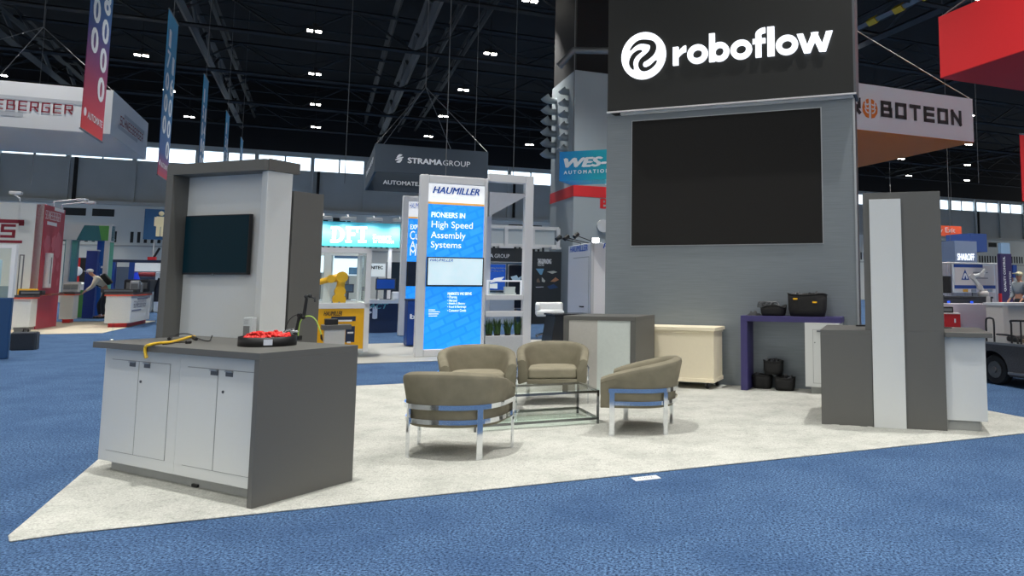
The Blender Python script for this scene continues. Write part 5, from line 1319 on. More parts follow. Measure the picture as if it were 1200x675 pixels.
# white banner rails over it
t = thing('banner_rail', 'pale translucent banner in white rails above the charcoal booth', 'banner', off(SB, SA, x0), SA, 0)
zb0, zb1 = SBP(600, 289)[1], SBP(600, 267.5)[1]
mb = MB(); mb.box(0, L_ - .25, .1, .16, zb0 + .05, zb1); mb.build('banner', M('pale_banner', (192, 202, 206), .6, var=.06, scale=1), t)
mb = MB(); mb.box(0, L_ - .1, .05, .2, zb1 - .02, zb1 + .1); mb.box(0, L_ - .1, .05, .2, zb0, zb0 + .1); mb.build('rail', WHITE, t)
for u in (593.5, 625, 654.5):
    x = SBP(u, 280)[0] - x0; mb = MB(); mb.box(x - .06, x + .06, .0, .2, zt, zb1 + .05); mb.box(x - .25, x + .25, -.05, .3, zt - .0, zt + .08); mb.build('bracket', ALU, t)

# white swivel stool, dark case and blue carton near the closet
q = G(641, 396.5)
t = thing('swivel_stool', 'white bucket swivel stool with chrome foot beside the white closet', 'stool', q, R(10), .012)
zs0, zs1 = PL(641, 371, q, 0)[1], PL(641, 355, q, 0)[1]; wS_ = PL(660, 365, q, 0)[0] - PL(629, 365, q, 0)[0]
mb = MB(); mb.box(-wS_ * .45, wS_ * .6, -.35, .35, zs0, zs0 + .16); mb.build('seat', M('stool_white', (228, 232, 234), .35), t, bevel=.06, seg=4)
mb = MB(); mb.box(-wS_ * .45, wS_ * .6, .22, .38, zs0 + .1, zs1); mb.box(-wS_ * .45, -wS_ * .28, -.33, .3, zs0 + .1, zs1 - .02); mb.build('backrest', M('stool_white', (228, 232, 234), .35), t, bevel=.05, seg=3)
mb = MB(); mb.cyl((0, 0, .1), (0, 0, zs0), .035, 10); mb.build('column', CHROME, t)
mb = MB()
for k in range(5): mb.tube([(0, 0, .12), (.32 * cos(k * 1.257), .32 * sin(k * 1.257), .06)], [.035, .02], 6); mb.ball((.32 * cos(k * 1.257), .32 * sin(k * 1.257), .035), .034, 0, 8, 6)
mb.build('star_base', CHROME, t)
q = G(645.5, 404.5)
t = thing('equipment_cabinet', 'black tapered equipment cabinet partly behind the grey framed counter', 'cabinet', q, TH, .012)
zz = PL(648, 371, q, TH)[1]; w_ = .95
mb = MB(); mb.prism([(0, 0), (w_, 0), (w_, zz), (.1, zz)], 'y', 0, .8); mb.build('body', M('glossy_black', (22, 26, 32), .25), t, bevel=.01)
mb = MB(); mb.box(.5, .9, -.012, .0, .25, zz * .5); mb.build('window', M('dark_glass', (40, 54, 70), .1), t); mb = MB(); mb.box(.06, w_ + .03, -.03, .83, zz, zz + .04); mb.build('top', M('glossy_black', (22, 26, 32), .25), t)

# ================================================================ PEOPLE
def skin_mesh(name, mat, parent, nodes, edges, sub=2):
    me = bpy.data.meshes.new(name); me.from_pydata([n[0] for n in nodes], edges, []); me.materials.append(mat)
    o = bpy.data.objects.new(name, me); C.objects.link(o); o.parent = parent
    m = o.modifiers.new('skin', 'SKIN'); m.use_smooth_shade = True
    for d, n in zip(me.skin_vertices[0].data, nodes): r = n[1]; d.radius = r if isinstance(r, tuple) else (r, r)
    me.skin_vertices[0].data[0].use_root = True
    s_ = o.modifiers.new('sub', 'SUBSURF'); s_.levels = sub; s_.render_levels = sub
    return o
def person(label, Q, ang, z, J, top_mat, leg_mat, hair=None, cap=None, backpack=None, cat='person'):
    """J: joints in the person's own frame, facing -y"""
    t = thing('person', label, cat, Q, ang, z)
    V = lambda k: Vector(J[k])
    nodes = [(J['pelvis'], .12), (J['waist'], .115), (J['chest'], (.15, .12)), (J['neck'], .055), (J['chin'], .06), (J['head'], (.083, .098)), (J['crown'], (.06, .07))]
    edges = [(i, i + 1) for i in range(6)]
    def chain(start, pts):
        p = start
        for c, r in pts: nodes.append((c, r)); edges.append((p, len(nodes) - 1)); p = len(nodes) - 1
        return p
    for s_ in 'LR':
        w_ = chain(2, [(J['sho' + s_], .065), (J['elb' + s_], .045), (J['wri' + s_], .03)])
        wv = V('wri' + s_); d = (wv - V('elb' + s_)).normalized(); sd = d.cross(Vector((0, 0, 1)));  sd = sd.normalized() if sd.length > .1 else Vector((1, 0, 0)); dn = d.cross(sd)
        pl_ = chain(w_, [(tuple(wv + d * .05), (.034, .018))])
        for k, (of, ln) in enumerate(((-.028, .07), (-.01, .085), (.01, .08), (.026, .062))):
            b = wv + d * .085 + sd * of; chain(pl_, [(tuple(b), .009), (tuple(b + d * ln * .5 + dn * .008), .0085), (tuple(b + d * ln + dn * .03), .007)])
        b = wv + d * .045 + sd * .035; chain(pl_, [(tuple(b), .010), (tuple(b + d * .03 + sd * .022 + dn * .012), .009)])
        chain(0, [(J['hip' + s_], .085), (J['kne' + s_], .06), (J['ank' + s_], .04), (J['toe' + s_], .035)])
    skin_mesh('body', SKIN, t, nodes, edges)
    n2 = [(J['waist'], (.16, .13)), (tuple(V('waist').lerp(V('chest'), .5)), (.18, .15)), (J['chest'], (.205, .165)), (tuple(V('chest').lerp(V('neck'), .75)), .085)]; e2 = [(0, 1), (1, 2), (2, 3)]
    for s_ in 'LR':
        i = len(n2); n2 += [(J['sho' + s_], .10), (J['elb' + s_], .075), (tuple(V('elb' + s_).lerp(V('wri' + s_), .93)), .045)]; e2 += [(2, i), (i, i + 1), (i + 1, i + 2)]
    skin_mesh('jacket', top_mat, t, n2, e2)
    n3 = [(J['pelvis'], (.15, .125)), (tuple(V('pelvis').lerp(V('waist'), .8)), (.145, .12))]; e3 = [(0, 1)]
    for s_ in 'LR':
        i = len(n3); n3 += [(J['hip' + s_], .105), (J['kne' + s_], .078), (tuple(V('kne' + s_).lerp(V('ank' + s_), .92)), .062)]; e3 += [(0, i), (i, i + 1), (i + 1, i + 2)]
    skin_mesh('trousers', leg_mat, t, n3, e3)
    for s_ in 'LR':
        mb = MB(); a, b = V('ank' + s_), V('toe' + s_); d = (b - a); d.z = 0; d.normalize()
        mb.tube([tuple(Vector((a.x, a.y, .045)) - d * .06), tuple(Vector((a.x, a.y, .05))), tuple(Vector((b.x, b.y, .035)) + d * .02)], [.045, .05, .03], 10); mb.build('shoe', BLACK, t)
    h_ = V('head'); f_ = (V('chin') - V('neck')); up = (V('crown') - V('chin')).normalized(); fw = Vector((0, -1, 0)); fw = (fw - up * fw.dot(up)).normalized(); sx = up.cross(fw)
    mb = MB(); mb.ball(tuple(h_ + fw * .105 - up * .01), (.014, .018, .02)); 
    for s_ in (-1, 1): mb.ball(tuple(h_ + fw * .088 + sx * s_ * .034 + up * .022), .011, 1); mb.ball(tuple(h_ + sx * s_ * .088), (.012, .02, .03))
    mb.tube([tuple(h_ + fw * .092 - up * .055 - sx * .02), tuple(h_ + fw * .096 - up * .056), tuple(h_ + fw * .092 - up * .055 + sx * .02)], .006, 5, 2)
    mb.build('face', [SKIN, INKB, M('lips', (160, 84, 78), .5)], t)
    if hair: mb = MB(); mb.ball(tuple(h_ + up * .035 - fw * .018), (.098, .108, .088)); mb.build('hair', hair, t)
    if cap:
        mb = MB(); mb.ball(tuple(h_ + up * .05 - fw * .005), (.102, .115, .078)); c_ = h_ + up * .052 + fw * .12
        mb.obox(tuple(c_), (.15, .13, .014), (-.2, 0, 0)); mb.build('cap', cap, t)
    if backpack:
        mb = MB(); c_ = V('chest').lerp(V('waist'), .35); bdir = (V('neck') - V('waist')).normalized(); out = Vector((1, 0, 0)).cross(bdir); out = out if out.y > 0 else -out
        tilt = math.atan2(bdir.y, bdir.z)
        mb.obox(tuple(c_ + out * .22), (.32, .19, .44), (-tilt, 0, 0)); bp = mb.build('backpack', backpack, t, bevel=.05, seg=4)
        mb = MB()
        for s_ in (-.12, .12): mb.tube(smooth_path([tuple(c_ + Vector((s_, 0, 0)) + out * .14 + bdir * .2), tuple(c_ + Vector((s_ * 1.1, 0, 0)) - out * .02 + bdir * .27), tuple(c_ + Vector((s_ * 1.2, 0, 0)) - out * .16 + bdir * .1), tuple(c_ + Vector((s_ * 1.3, 0, 0)) - out * .05 - bdir * .15)], 4), .018, 6)
        mb.build('strap', backpack, bp)
    return t
q = G(118.5, 373.5)
bend = {'pelvis': (0, .10, .92), 'waist': (0, .03, 1.08), 'chest': (0, -.16, 1.33), 'neck': (0, -.30, 1.49), 'chin': (0, -.38, 1.54), 'head': (0, -.42, 1.62), 'crown': (0, -.42, 1.71),
        'shoL': (.19, -.20, 1.40), 'elbL': (.25, -.27, 1.13), 'wriL': (.22, -.47, .95), 'shoR': (-.19, -.20, 1.40), 'elbR': (-.27, -.34, 1.14), 'wriR': (-.25, -.55, .97),
        'hipL': (.09, .10, .88), 'kneL': (.11, .02, .48), 'ankL': (.11, .08, .08), 'toeL': (.12, -.10, .03), 'hipR': (-.09, .10, .88), 'kneR': (-.12, -.12, .48), 'ankR': (-.12, -.06, .08), 'toeR': (-.13, -.24, .03)}
k_ = 1.04
person('person in cream jacket, white cap and black backpack leaning over beside white cabinet', q, R(-62), .014, {k: tuple(c * k_ for c in v) for k, v in bend.items()}, M('cream_jacket', (214, 208, 192), .8, var=.08, scale=8), M('dark_trousers', (38, 40, 46), .8), cap=M('white_cap', (226, 226, 222), .8), backpack=M('black_backpack', (36, 38, 36), .8, var=.3, scale=14))
stand = {'pelvis': (0, 0, .95), 'waist': (0, 0, 1.1), 'chest': (0, .01, 1.33), 'neck': (0, .02, 1.50), 'chin': (0, -.02, 1.55), 'head': (0, -.01, 1.65), 'crown': (0, 0, 1.74), 'shoL': (.19, .02, 1.42), 'elbL': (.25, .02, 1.14), 'wriL': (.22, -.16, .98), 'shoR': (-.19, .02, 1.42), 'elbR': (-.25, .02, 1.14), 'wriR': (-.22, -.16, .98),
         'hipL': (.09, 0, .9), 'kneL': (.1, -.02, .5), 'ankL': (.1, .02, .08), 'toeL': (.12, -.14, .03), 'hipR': (-.09, 0, .9), 'kneR': (-.1, -.02, .5), 'ankR': (-.1, .02, .08), 'toeR': (-.12, -.14, .03)}

# ================================================================ RED AND WHITE BOOTH (far left)
VQ2 = G(41, 386.5); VT = TH; VE = TH + pi / 2
def V1(u, v): return PL(u, v, VQ2, VT)
def V2(u, v): return PL(u, v, VQ2, VE)
vz = V1(45.5, 239)[1]; rl = V2(71.5, 310)[0]
RWIN = M('wine_red_panel', (172, 36, 62), .45, var=.05)
LW_ = 6.0
t = thing('booth_wall', 'tall white and wine-red booth wall with maroon bars and a big letter', 'booth wall', off(VQ2, VT, -LW_), VT, .014)
mb = MB(); mb.box(0, LW_ - .02, 0, .2, 0, vz); mb.build('white_wall', M('booth_white', (222, 226, 224), .5), t)
mb = MB(); mb.box(LW_ - .2, LW_, .0, rl, 0, vz - .02); mb.build('red_wall', RWIN, t)
def bar_(u0, v0, u1, v1, nm='maroon_bar'):
    a, b = V1(u0, v1), V1(u1, v0); mb = MB(); mb.box(a[0] + LW_, b[0] + LW_, -.01, 0, a[1], b[1]); mb.build(nm, MAR, t)
bar_(-40, 258.3, 28.5, 260.5); bar_(22, 260.5, 28.5, 265); bar_(-40, 282.5, 26, 284.2)
mb = MB(); a = V1(0, 279); b = V1(19, 263.5); strokes(mb, 'S', a[0] + LW_, a[1], b[0] - a[0], b[1] - a[1], .075, y=-.01); mb.build('lettering', MAR, t)
a, b = V1(19, 345), V1(29, 299); mb = MB(); mb.box(a[0] + LW_, b[0] + LW_, -.006, 0, .02, b[1], 1); mb.box(a[0] + LW_ + .03, b[0] + LW_ - .03, -.012, 0, .03, b[1] - .03); mb.build('door', [M('booth_white', (222, 226, 224), .5), GREYMETAL], t)
fcV = ((LW_ + .01, 0, 0), (0, 1, 0), (0, 0, 1))
mb = MB(); a, b = V2(52.5, 258), V2(72, 252); hT = .24; zt_ = V2(60, 258.3)[1]
strokes(mb, 'SCHNEEBERGER', a[0], zt_, rl * .74, hT, .02, face=fcV)
for y0, y1, zz in ((rl * .42, rl * .92, zt_ + hT + .05), (rl * .12, rl * .6, zt_ - .16)): mb.quad((LW_ + .01, y0, zz), (LW_ + .01, y1, zz), (LW_ + .01, y1, zz + .1), (LW_ + .01, y0, zz + .1))
mb.build('lettering', INKW, t)
MAPP = M('pale_red_print', (192, 92, 108), .5)
mb = MB(); rnd = random.Random(5)
for (cy_, cz_, r_) in ((.2, .66, .16), (.24, .52, .10), (.3, .42, .09), (.52, .70, .12), (.56, .52, .12), (.74, .68, .18), (.82, .5, .07), (.87, .38, .07)):
    P_ = [((cy_ + r_ * cos(2 * pi * k / 14) * rnd.uniform(.6, 1.2)) * rl, (cz_ + r_ * .62 * sin(2 * pi * k / 14) * rnd.uniform(.6, 1.2)) * vz) for k in range(14)]
    mb.prism(P_, 'x', LW_ + .002, LW_ + .006)
mb.build('world_map_print', MAPP, t)
a, b = V2(49.5, 338), V2(57, 297); mb = MB(); mb.box(LW_ - .05, LW_ + .12, a[0], b[0], a[1], V2(53, 297)[1]); f_ = mb.build('showcase_frame', ALU, t, bevel=.01); mb = MB(); mb.box(LW_ + .115, LW_ + .125, a[0] + .12, b[0] - .12, a[1] + .12, V2(53, 297)[1] - .12); mb.build('showcase_glass', M('showcase_dark', (96, 70, 84), .2, var=.4, scale=4), f_)
a = V2(44, 345); mb = MB(); mb.box(LW_ + .001, LW_ + .28, .1, rl * .7, a[1] - .05, a[1]); mb.build('shelf', M('shelf_brown', (130, 70, 62), .5), t)
for x, y in ((LW_ - .6, 0), (LW_ + .0, rl * .35), (LW_ + .0, rl * .8)):
    l = thing('arm_lamp', 'x', 'lamp', off(off(VQ2, VT, -LW_), VT, x, y), VT, .014 + vz, group='white arm lamps on the red booth')
    l['label'] = 'small white arm lamp reaching out over the red and white booth wall'
    dx_ = -.7 if y == 0 else .8
    mb = MB(); P_ = [(0, .05, 0), (0, .02, .12), ((.0 if y == 0 else .6), (-.6 if y == 0 else 0), .22)]; mb.tube(P_, .02, 6); mb.build('arm', WHITE, l)
    mb = MB(); e_ = P_[-1]; mb.box(e_[0] - .05, e_[0] + .22, e_[1] - .1, e_[1] + .1, .17, .25); mb.build('head', WHITE, l, bevel=.02)
# white cabinets with orange edges
ORE = M('orange_edge', (226, 92, 66), .5)
def white_cab(lb, corner, wl, dl__, vtop, red_base=False, txt=False):
    q = G(*corner); zt__ = PL(corner[0], vtop, q, TH)[1]
    w_ = -PL(wl, corner[1], q, TH)[0]; d_ = PL(dl__, corner[1], q, VE)[0]
    t = thing('cabinet', lb, 'cabinet', off(q, TH, -w_), TH, .014)
    mb = MB(); mb.box(0, w_, 0, d_, .12, zt__ - .06); mb.build('cabinet_body', M('cabinet_white', (218, 222, 222), .5), t, bevel=.008)
    mb = MB(); mb.box(-.03, w_ + .03, -.03, d_ + .03, zt__ - .06, zt__); mb.box(-.035, w_ + .035, -.035, d_ + .035, zt__ - .1, zt__ - .06, 1); mb.build('top', [M('dark_grey_top', (70, 68, 72), .5), ORE], t)
    mb = MB(); mb.box(.08, w_ - .08, .08, d_ - .08, 0, .12); mb.build('plinth', RED if red_base else GREYMETAL, t)
    if txt:
        mb = MB(); strokes(mb, 'SCHNEEBERGER', d_ * .12, zt__ * .55, d_ * .62, .2, .025, face=((w_ + .01, 0, 0), (0, 1, 0), (0, 0, 1)))
        mb.box(w_, w_ + .01, d_ * .3, d_ * .82, zt__ * .55 + .24, zt__ * .55 + .28); mb.box(w_, w_ + .01, d_ * .06, d_ * .5, zt__ * .55 - .1, zt__ * .55 - .06); mb.build('lettering', M('grey_blue_print', (110, 116, 140), .5), t)
    return t, q, w_, d_, zt__
c1, q1_, w1_, d1_, z1_ = white_cab('white cabinet with orange top edge before the red booth wall', (33.5, 389.5), 10, 41, 346.5)
c2, q2_, w2_, d2_, z2_ = white_cab('white cabinet on red base beside the green booth panel', (84, 379), 68, 90, 343, True)
c3, q3_, w3_, d3_, z3_ = white_cab('white cabinet with printed side and cluttered top beside the bending person', (151.5, 384), 121.5, 174, 343.5, True, True)
zc3 = z3_ + .014
def small(name, lb, cat, Q, ang, z, size, mat, lidm=None):
    t = thing(name, lb, cat, Q, ang, z); a, b, c = size
    mb = MB(); mb.box(-a / 2, a / 2, -b / 2, b / 2, 0, c); mb.build('body', mat, t, bevel=min(size) * .12)
    mb = MB(); mb.box(-a * .4, a * .4, -b / 2 - .006, -b / 2 + .004, c * .25, c * .75); mb.build('front_panel', lidm or GREYMETAL, t); return t
base3 = off(q3_, TH, -w3_)
small('tray_stack', 'dark flat tray stack lying on the cluttered white cabinet', 'tray', off(base3, TH, w3_ * .4, .5), TH, zc3, (.9, .5, .1), M('charcoal_tray', (48, 50, 54), .6))
small('machine_sample', 'small chrome machine sample on the cluttered white cabinet', 'machine part', off(base3, TH, w3_ * .82, 1.0), TH, zc3, (.24, .24, .36), STEEL)
small('machine_sample', 'second chrome machine sample nearer the black crate on the white cabinet', 'machine part', off(base3, TH, w3_ * .82, 1.55), TH, zc3, (.2, .2, .3), STEEL)
small('crate', 'long black crate on the far end of the cluttered white cabinet', 'crate', off(base3, TH, w3_ * .6, 2.6), TH, zc3, (.7, 1.3, .4), M('black_crate', (30, 34, 44), .6))
# dark jacket over a stand
q = off(base3, TH, w3_ + .62, d3_ * .8)
t = thing('coat', 'dark jacket hung on a rail at the far side of the printed white cabinet', 'jacket', q, TH, .014)
mb = MB(); rows = [(.35, .28), (.8, .30), (1.25, .27), (1.5, .22), (1.56, .06)]; n = 14
vs = [(w_ * cos(2 * pi * k / n), .55 * w_ * sin(2 * pi * k / n) * (1 + .15 * sin(5 * k + z_ * 4)), z_) for z_, w_ in rows for k in range(n)]
mb.add(vs, [(i * n + k, i * n + (k + 1) % n, (i + 1) * n + (k + 1) % n, (i + 1) * n + k) for i in range(4) for k in range(n)], 0, True); mb.build('cloth', M('dark_coat', (34, 42, 58), .85), t)
mb = MB(); mb.tube([(.27, 0, 1.45), (.36, .0, 1.1), (.36, -.03, .7)], [.09, .08, .07], 8); mb.tube([(-.27, 0, 1.45), (-.36, .0, 1.1), (-.36, -.03, .7)], [.09, .08, .07], 8); mb.build('sleeve', M('dark_coat', (34, 42, 58), .85), t)
mb = MB(); mb.cyl((0, 0, 0.0), (0, 0, 1.62), .02, 8); mb.lathe([(0, 0), (.25, 0), (.25, .02), (0, .02)], 16); mb.build('stand', BLACK, t)
base2 = off(q2_, TH, -w2_)
for k, lb in enumerate(('small white boxed unit on the red-based cabinet, next to the red wall', 'small white boxed unit on the red-based cabinet, next to the green panel')):
    small('boxed_unit', lb, 'device', off(base2, TH, w2_ * (.25 + .55 * k), .4), TH, z2_ + .014, (.24, .24, .34), WHITE, M('unit_grey', (150, 158, 162), .4))
base1 = off(q1_, TH, -w1_)
small('sample_case', 'black sample case with cables on the white orange-edged cabinet', 'case', off(base1, TH, w1_ * .75, .4), TH, z1_ + .014, (.5, .3, .12), BLACK)
t = small('yellow_unit', 'yellow machine sample on the white orange-edged cabinet', 'machine part', off(base1, TH, w1_ * .15, .95), TH, z1_ + .014, (.4, .25, .16), YEL)
# green and blue booth behind
GQ = G(126, 372); 
def gpan(name, lb, cat, u0, v0, u1, v1, dback, mat, ang=TH, thick=.25, base=0.002, extra=None):
    Q = off(GQ, TH, 0, dback); vm = (v0 + v1) / 2; a = PL(u0, vm, Q, ang); b = PL(u1, vm, Q, ang)
    z0 = 0 if base is not None and v1 > 366 else PL((u0 + u1) / 2, v1, Q, ang)[1]; z1 = PL((u0 + u1) / 2, v0, Q, ang)[1]
    t = thing(name, lb, cat, off(Q, ang, a[0]), ang, .002)
    w_ = b[0] - a[0]
    mb = MB(); mb.box(0, w_, 0, thick, z0, z1); mb.build('panel', mat, t)
    mb = MB(); mb.box(-.02, w_ + .02, -.02, thick + .02, z1, z1 + .04); mb.build('edge_trim', ALU, t)
    if extra: extra(t, w_, z0, z1)
    return t
BGR = gradient_mat('blue_green_print', [(0, (22, 60, 150)), (.45, (26, 96, 160)), (1, (86, 176, 92))], .05, .5, axis=0, emit=.1)
def exb(t, w_, z0, z1):
    mb = MB(); mb.box(.12, w_ * .3, -.01, 0, z1 - 1.5, z1 - .9); mb.build('emblem', INKW, t)
    mb = MB()
    for k in range(2): mb.box(w_ * .4, w_ * .85, -.01, 0, z1 - 1.1 - k * .3, z1 - 1.02 - k * .3)
    mb.build('lettering', INKW, t)
gpan('booth_pillar', 'tall blue to green printed booth pillar behind the bending person', 'booth wall', 111, 280.5, 126, 372, 0, BGR, thick=.6, extra=exb)
gpan('booth_pillar', 'lower deep blue booth panel standing just left of the printed pillar', 'booth wall', 98.5, 294, 111.5, 373, -.7, M('deep_blue_panel', (24, 60, 150), .45, var=.1, scale=1), thick=.3)
gpan('booth_divider', 'bright green low booth divider between the red wall and blue panel', 'booth wall', 88.5, 340, 99, 372, .3, M('fresh_green', (92, 168, 84), .5), thick=.3)
gpan('booth_pillar', 'teal booth panel rising behind the red booth wall', 'booth wall', 73, 281, 87.5, 371, 1.2, gradient_mat('teal_print', [(0, (40, 84, 130)), (.5, (60, 124, 120)), (1, (88, 142, 140))], 0, 6, axis=2), thick=.3)
def exh(t, w_, z0, z1):
    mb = MB(); mb.prism([(0, z0), (w_ * .28, z0), (w_ * .42, z1), (0, z1)], 'y', -.02, -.001); mb.build('white_print', WHITE, t)
    mb = MB(); mb.prism([(w_ * .8, z0), (w_ * .94, z0), (w_ * .94, z1), (w_ * .72, z1)], 'y', -.02, -.001); mb.build('green_print', M('fresh_green', (92, 168, 84), .5), t)
    mb = MB(); mb.box(w_ * .94, w_, -.03, .5, z0 - .05, z1 + .05); mb.build('end_cap', WHITE, t)
    for x in (.1, w_ * .86): mb = MB(); mb.box(x, x + .14, .05, .2, 0, z0); mb.build('post', ALU, t)
gpan('header_sign', 'teal, white and green booth header across the blue pillars', 'booth sign', 74, 264, 131, 281.5, -.9, TEALP, thick=.5, extra=exh)
gpan('poster_stand', 'red and black poster panel deep inside the green booth', 'poster', 87, 302, 100, 334, 3.6, RED, thick=.1, extra=lambda t, w_, z0, z1: (MB().box(w_ * .5, w_, -.01, 0, z0, z1).build('black_half', BLACK, t), MB().ball((w_ * .25, -.03, (z0 + z1) / 2), (.2, .02, .2)).build('emblem', INKW, t), MB().box(w_ * .4, w_ * .6, .02, .08, 0, z0).build('stand', ALU, t)))
t = thing('covered_unit', 'white cloth-covered unit on the green panel booth', 'machine', off(GQ, TH, PL(94, 345, off(GQ, TH, 0, 2.3), TH)[0], 2.3), TH, .002)
zz = PL(94, 331, off(GQ, TH, 0, 2.3), TH)[1]
mb = MB(); mb.box(-.28, .24, -.2, .3, zz * .62, zz); mb.build('cover', WHITE, t, bevel=.1, seg=4); mb = MB(); mb.box(-.24, .2, -.15, .25, 0, zz * .64); mb.build('table', GREYMETAL, t)
# blue framed machine booth beyond
MQ = off(GQ, TH, 0, 5)
def MPp(u, v): return PL(u, v, MQ, TH)
a, b = MPp(127, 335), MPp(200, 335); zM = MPp(160, 304.5)[1]
t = thing('machine_booth', 'blue framed booth with machines and white header beyond the bending person', 'booth', off(MQ, TH, a[0]), TH, .002)
wM = b[0] - a[0]
mb = MB(); mb.box(0, wM, .0, .2, zM - .12, zM); mb.build('top_rail', NAVY, t)
for u in (127.5, 150.5):
    x = MPp(u, 330)[0] - a[0]; mb = MB(); mb.box(x, x + .2, -.1, .25, 0, zM - .12); mb.build('post', BLUEP, t)
mb = MB(); mb.box(.0, wM, 1.2, 1.3, 0, zM - .3); mb.build('rear_panel', M('machine_grey_blue', (104, 120, 138), .5, var=.3, scale=.8), t)
x0_, x1_ = MPp(156, 310)[0] - a[0], wM; mb = MB(); mb.box(x0_, x1_, -.02, .2, MPp(170, 318)[1], zM - .14); mb.build('white_header', M('lit_white_header', (224, 230, 234), .5, emit=.2), t)
x0_, x1_ = MPp(133, 310)[0] - a[0], MPp(150, 310)[0] - a[0]; mb = MB(); mb.box(x0_, x1_, -.02, .2, MPp(140, 309.5)[1], zM - .2); mb.build('white_header', M('lit_white_header', (224, 230, 234), .5, emit=.2), t)
mb = MB(); mb.box(MPp(157, 330)[0] - a[0], MPp(178, 330)[0] - a[0], .5, 1.1, 1.6, MPp(165, 319)[1]); mb.build('red_equipment', M('machine_red', (150, 52, 56), .5, var=.3, scale=2), t, bevel=.1)
mb = MB(); mb.box(MPp(156, 330)[0] - a[0], MPp(180, 330)[0] - a[0], .2, 1.0, 0, MPp(165, 333)[1]); mb.build('white_equipment', M('equip_white', (196, 204, 210), .5), t, bevel=.1)
mb = MB(); mb.box(MPp(182, 330)[0] - a[0], MPp(190, 330)[0] - a[0], -.1, .8, 0, MPp(186, 319)[1]); mb.build('white_cabinet', M('equip_pale', (186, 200, 214), .5), t, bevel=.05)
mb = MB(); mb.tube([(MPp(156, 330)[0] - a[0], .1, MPp(156, 320)[1]), (MPp(159, 330)[0] - a[0], .1, MPp(158, 328)[1]), (MPp(161, 330)[0] - a[0], .1, 1.2)], .14, 8); mb.build('blue_robot', M('vivid_blue', (40, 72, 220), .4, emit=.2), t)
mb = MB(); mb.box(MPp(173, 300)[0] - a[0], MPp(183, 300)[0] - a[0], 0, .2, zM, zM + .14); mb.build('red_lamp_bar', RED, t)
mb = MB(); mb.tube([(MPp(178, 303)[0] - a[0], .1, zM), (MPp(186, 300)[0] - a[0], .1, zM + .55)], .05, 6); mb.build('camera_boom', BLACK, t)
# restroom sign standing before the far wall
q = hall(0, 60); a = PL(167.5, 280, q, TH); b = PL(200, 244.5, q, TH); z0, z1 = PL(178, 280.5, q, TH)[1], PL(178, 245, q, TH)[1]
t = thing('restroom_sign', 'blue restroom sign with cream man figure on the far hall wall', 'sign', off(q, TH, a[0]), TH, 0)
wR_ = b[0] - a[0]
mb = MB(); mb.box(0, wR_, 0, .3, z0, z1); mb.build('board', M('sign_blue', (42, 88, 132), .6), t)
xm_ = PL(188.5, 262, q, TH)[0] - a[0]; hm = (z1 - z0)
CRM = M('cream_figure', (236, 226, 186), .5)
mb = MB(); mb.ball((xm_, -.03, z0 + hm * .86), (hm * .08, .03, hm * .08)); mb.box(xm_ - hm * .13, xm_ + hm * .13, -.04, 0, z0 + hm * .42, z0 + hm * .76)
for s_ in (-1, 1): mb.box(xm_ + s_ * hm * .155 - hm * .03, xm_ + s_ * hm * .155 + hm * .03, -.04, 0, z0 + hm * .44, z0 + hm * .74); mb.box(xm_ + s_ * hm * .065 - hm * .055, xm_ + s_ * hm * .065 + hm * .055, -.04, 0, z0 + hm * .10, z0 + hm * .42)
mb.build('man_figure', CRM, t)
mb = MB(); mb.box(wR_ * .4, wR_ * .44, .1, .2, 0, z0); mb.build('post', ALU, t)
# glass machine and dark case at the picture's left edge
q = G(7.5, 421); 
t = thing('display_machine', 'blue glass-topped machine at the left edge before the red booth', 'machine', off(q, TH, -2.2), TH, .002)
zg, zt_ = PL(5, 349, q, TH)[1], PL(10, 291, q, TH)[1]; xg = 2.2
dM = PL(14, 380, q, VE)[0]
mb = MB(); mb.box(0, xg, 0, dM, 0, zg); mb.build('blue_base', M('machine_navy', (26, 66, 110), .35), t, bevel=.02)
mb = MB(); mb.box(.04, xg - .04, .04, dM - .04, zg, zg + .2); mb.build('deck', M('deck_pale', (150, 160, 164), .4, .3), t)
for x in (0, xg - .06):
    for y in (0, dM - .06): mb = MB(); mb.box(x, x + .06, y, y + .06, zg, zt_); mb.build('post', ALU, t)
mb = MB(); mb.box(.06, xg - .06, .02, .03, zg, zt_); mb.box(xg - .03, xg - .02, .06, dM - .06, zg, zt_); mb.build('glass', GLASS, t)
mb = MB(); mb.box(0, xg, 0, dM, zt_, zt_ + .06); mb.build('roof_frame', ALU, t); mb = MB(); mb.box(.2, xg - .2, dM * .6, dM * .9, zg + .2, zt_ - .2); mb.build('inner_unit', M('inner_pale', (190, 214, 226), .4, var=.2, scale=3), t, bevel=.05)
q = G(10.5, 411); 
t = thing('flight_case', 'flat dark case standing on the blue carpet before the white orange-edged cabinet', 'case', q, TH, .002)
zz = PL(25, 390, q, TH)[1]; w_ = PL(40.5, 400, q, TH)[0]
mb = MB(); mb.box(0, w_, 0, .3, 0, zz); mb.build('shell', M('case_dark_grey', (44, 50, 58), .5), t, bevel=.02)
mb = MB(); mb.box(-.01, w_ + .01, .13, .17, -.0, zz + .01); mb.build('edge_strip', GREYMETAL, t); mb = MB(); mb.tube([(w_ * .4, .15, zz), (w_ * .4, .15, zz + .06), (w_ * .6, .15, zz + .06), (w_ * .6, .15, zz)], .014, 6); mb.build('handle', BLACK, t)

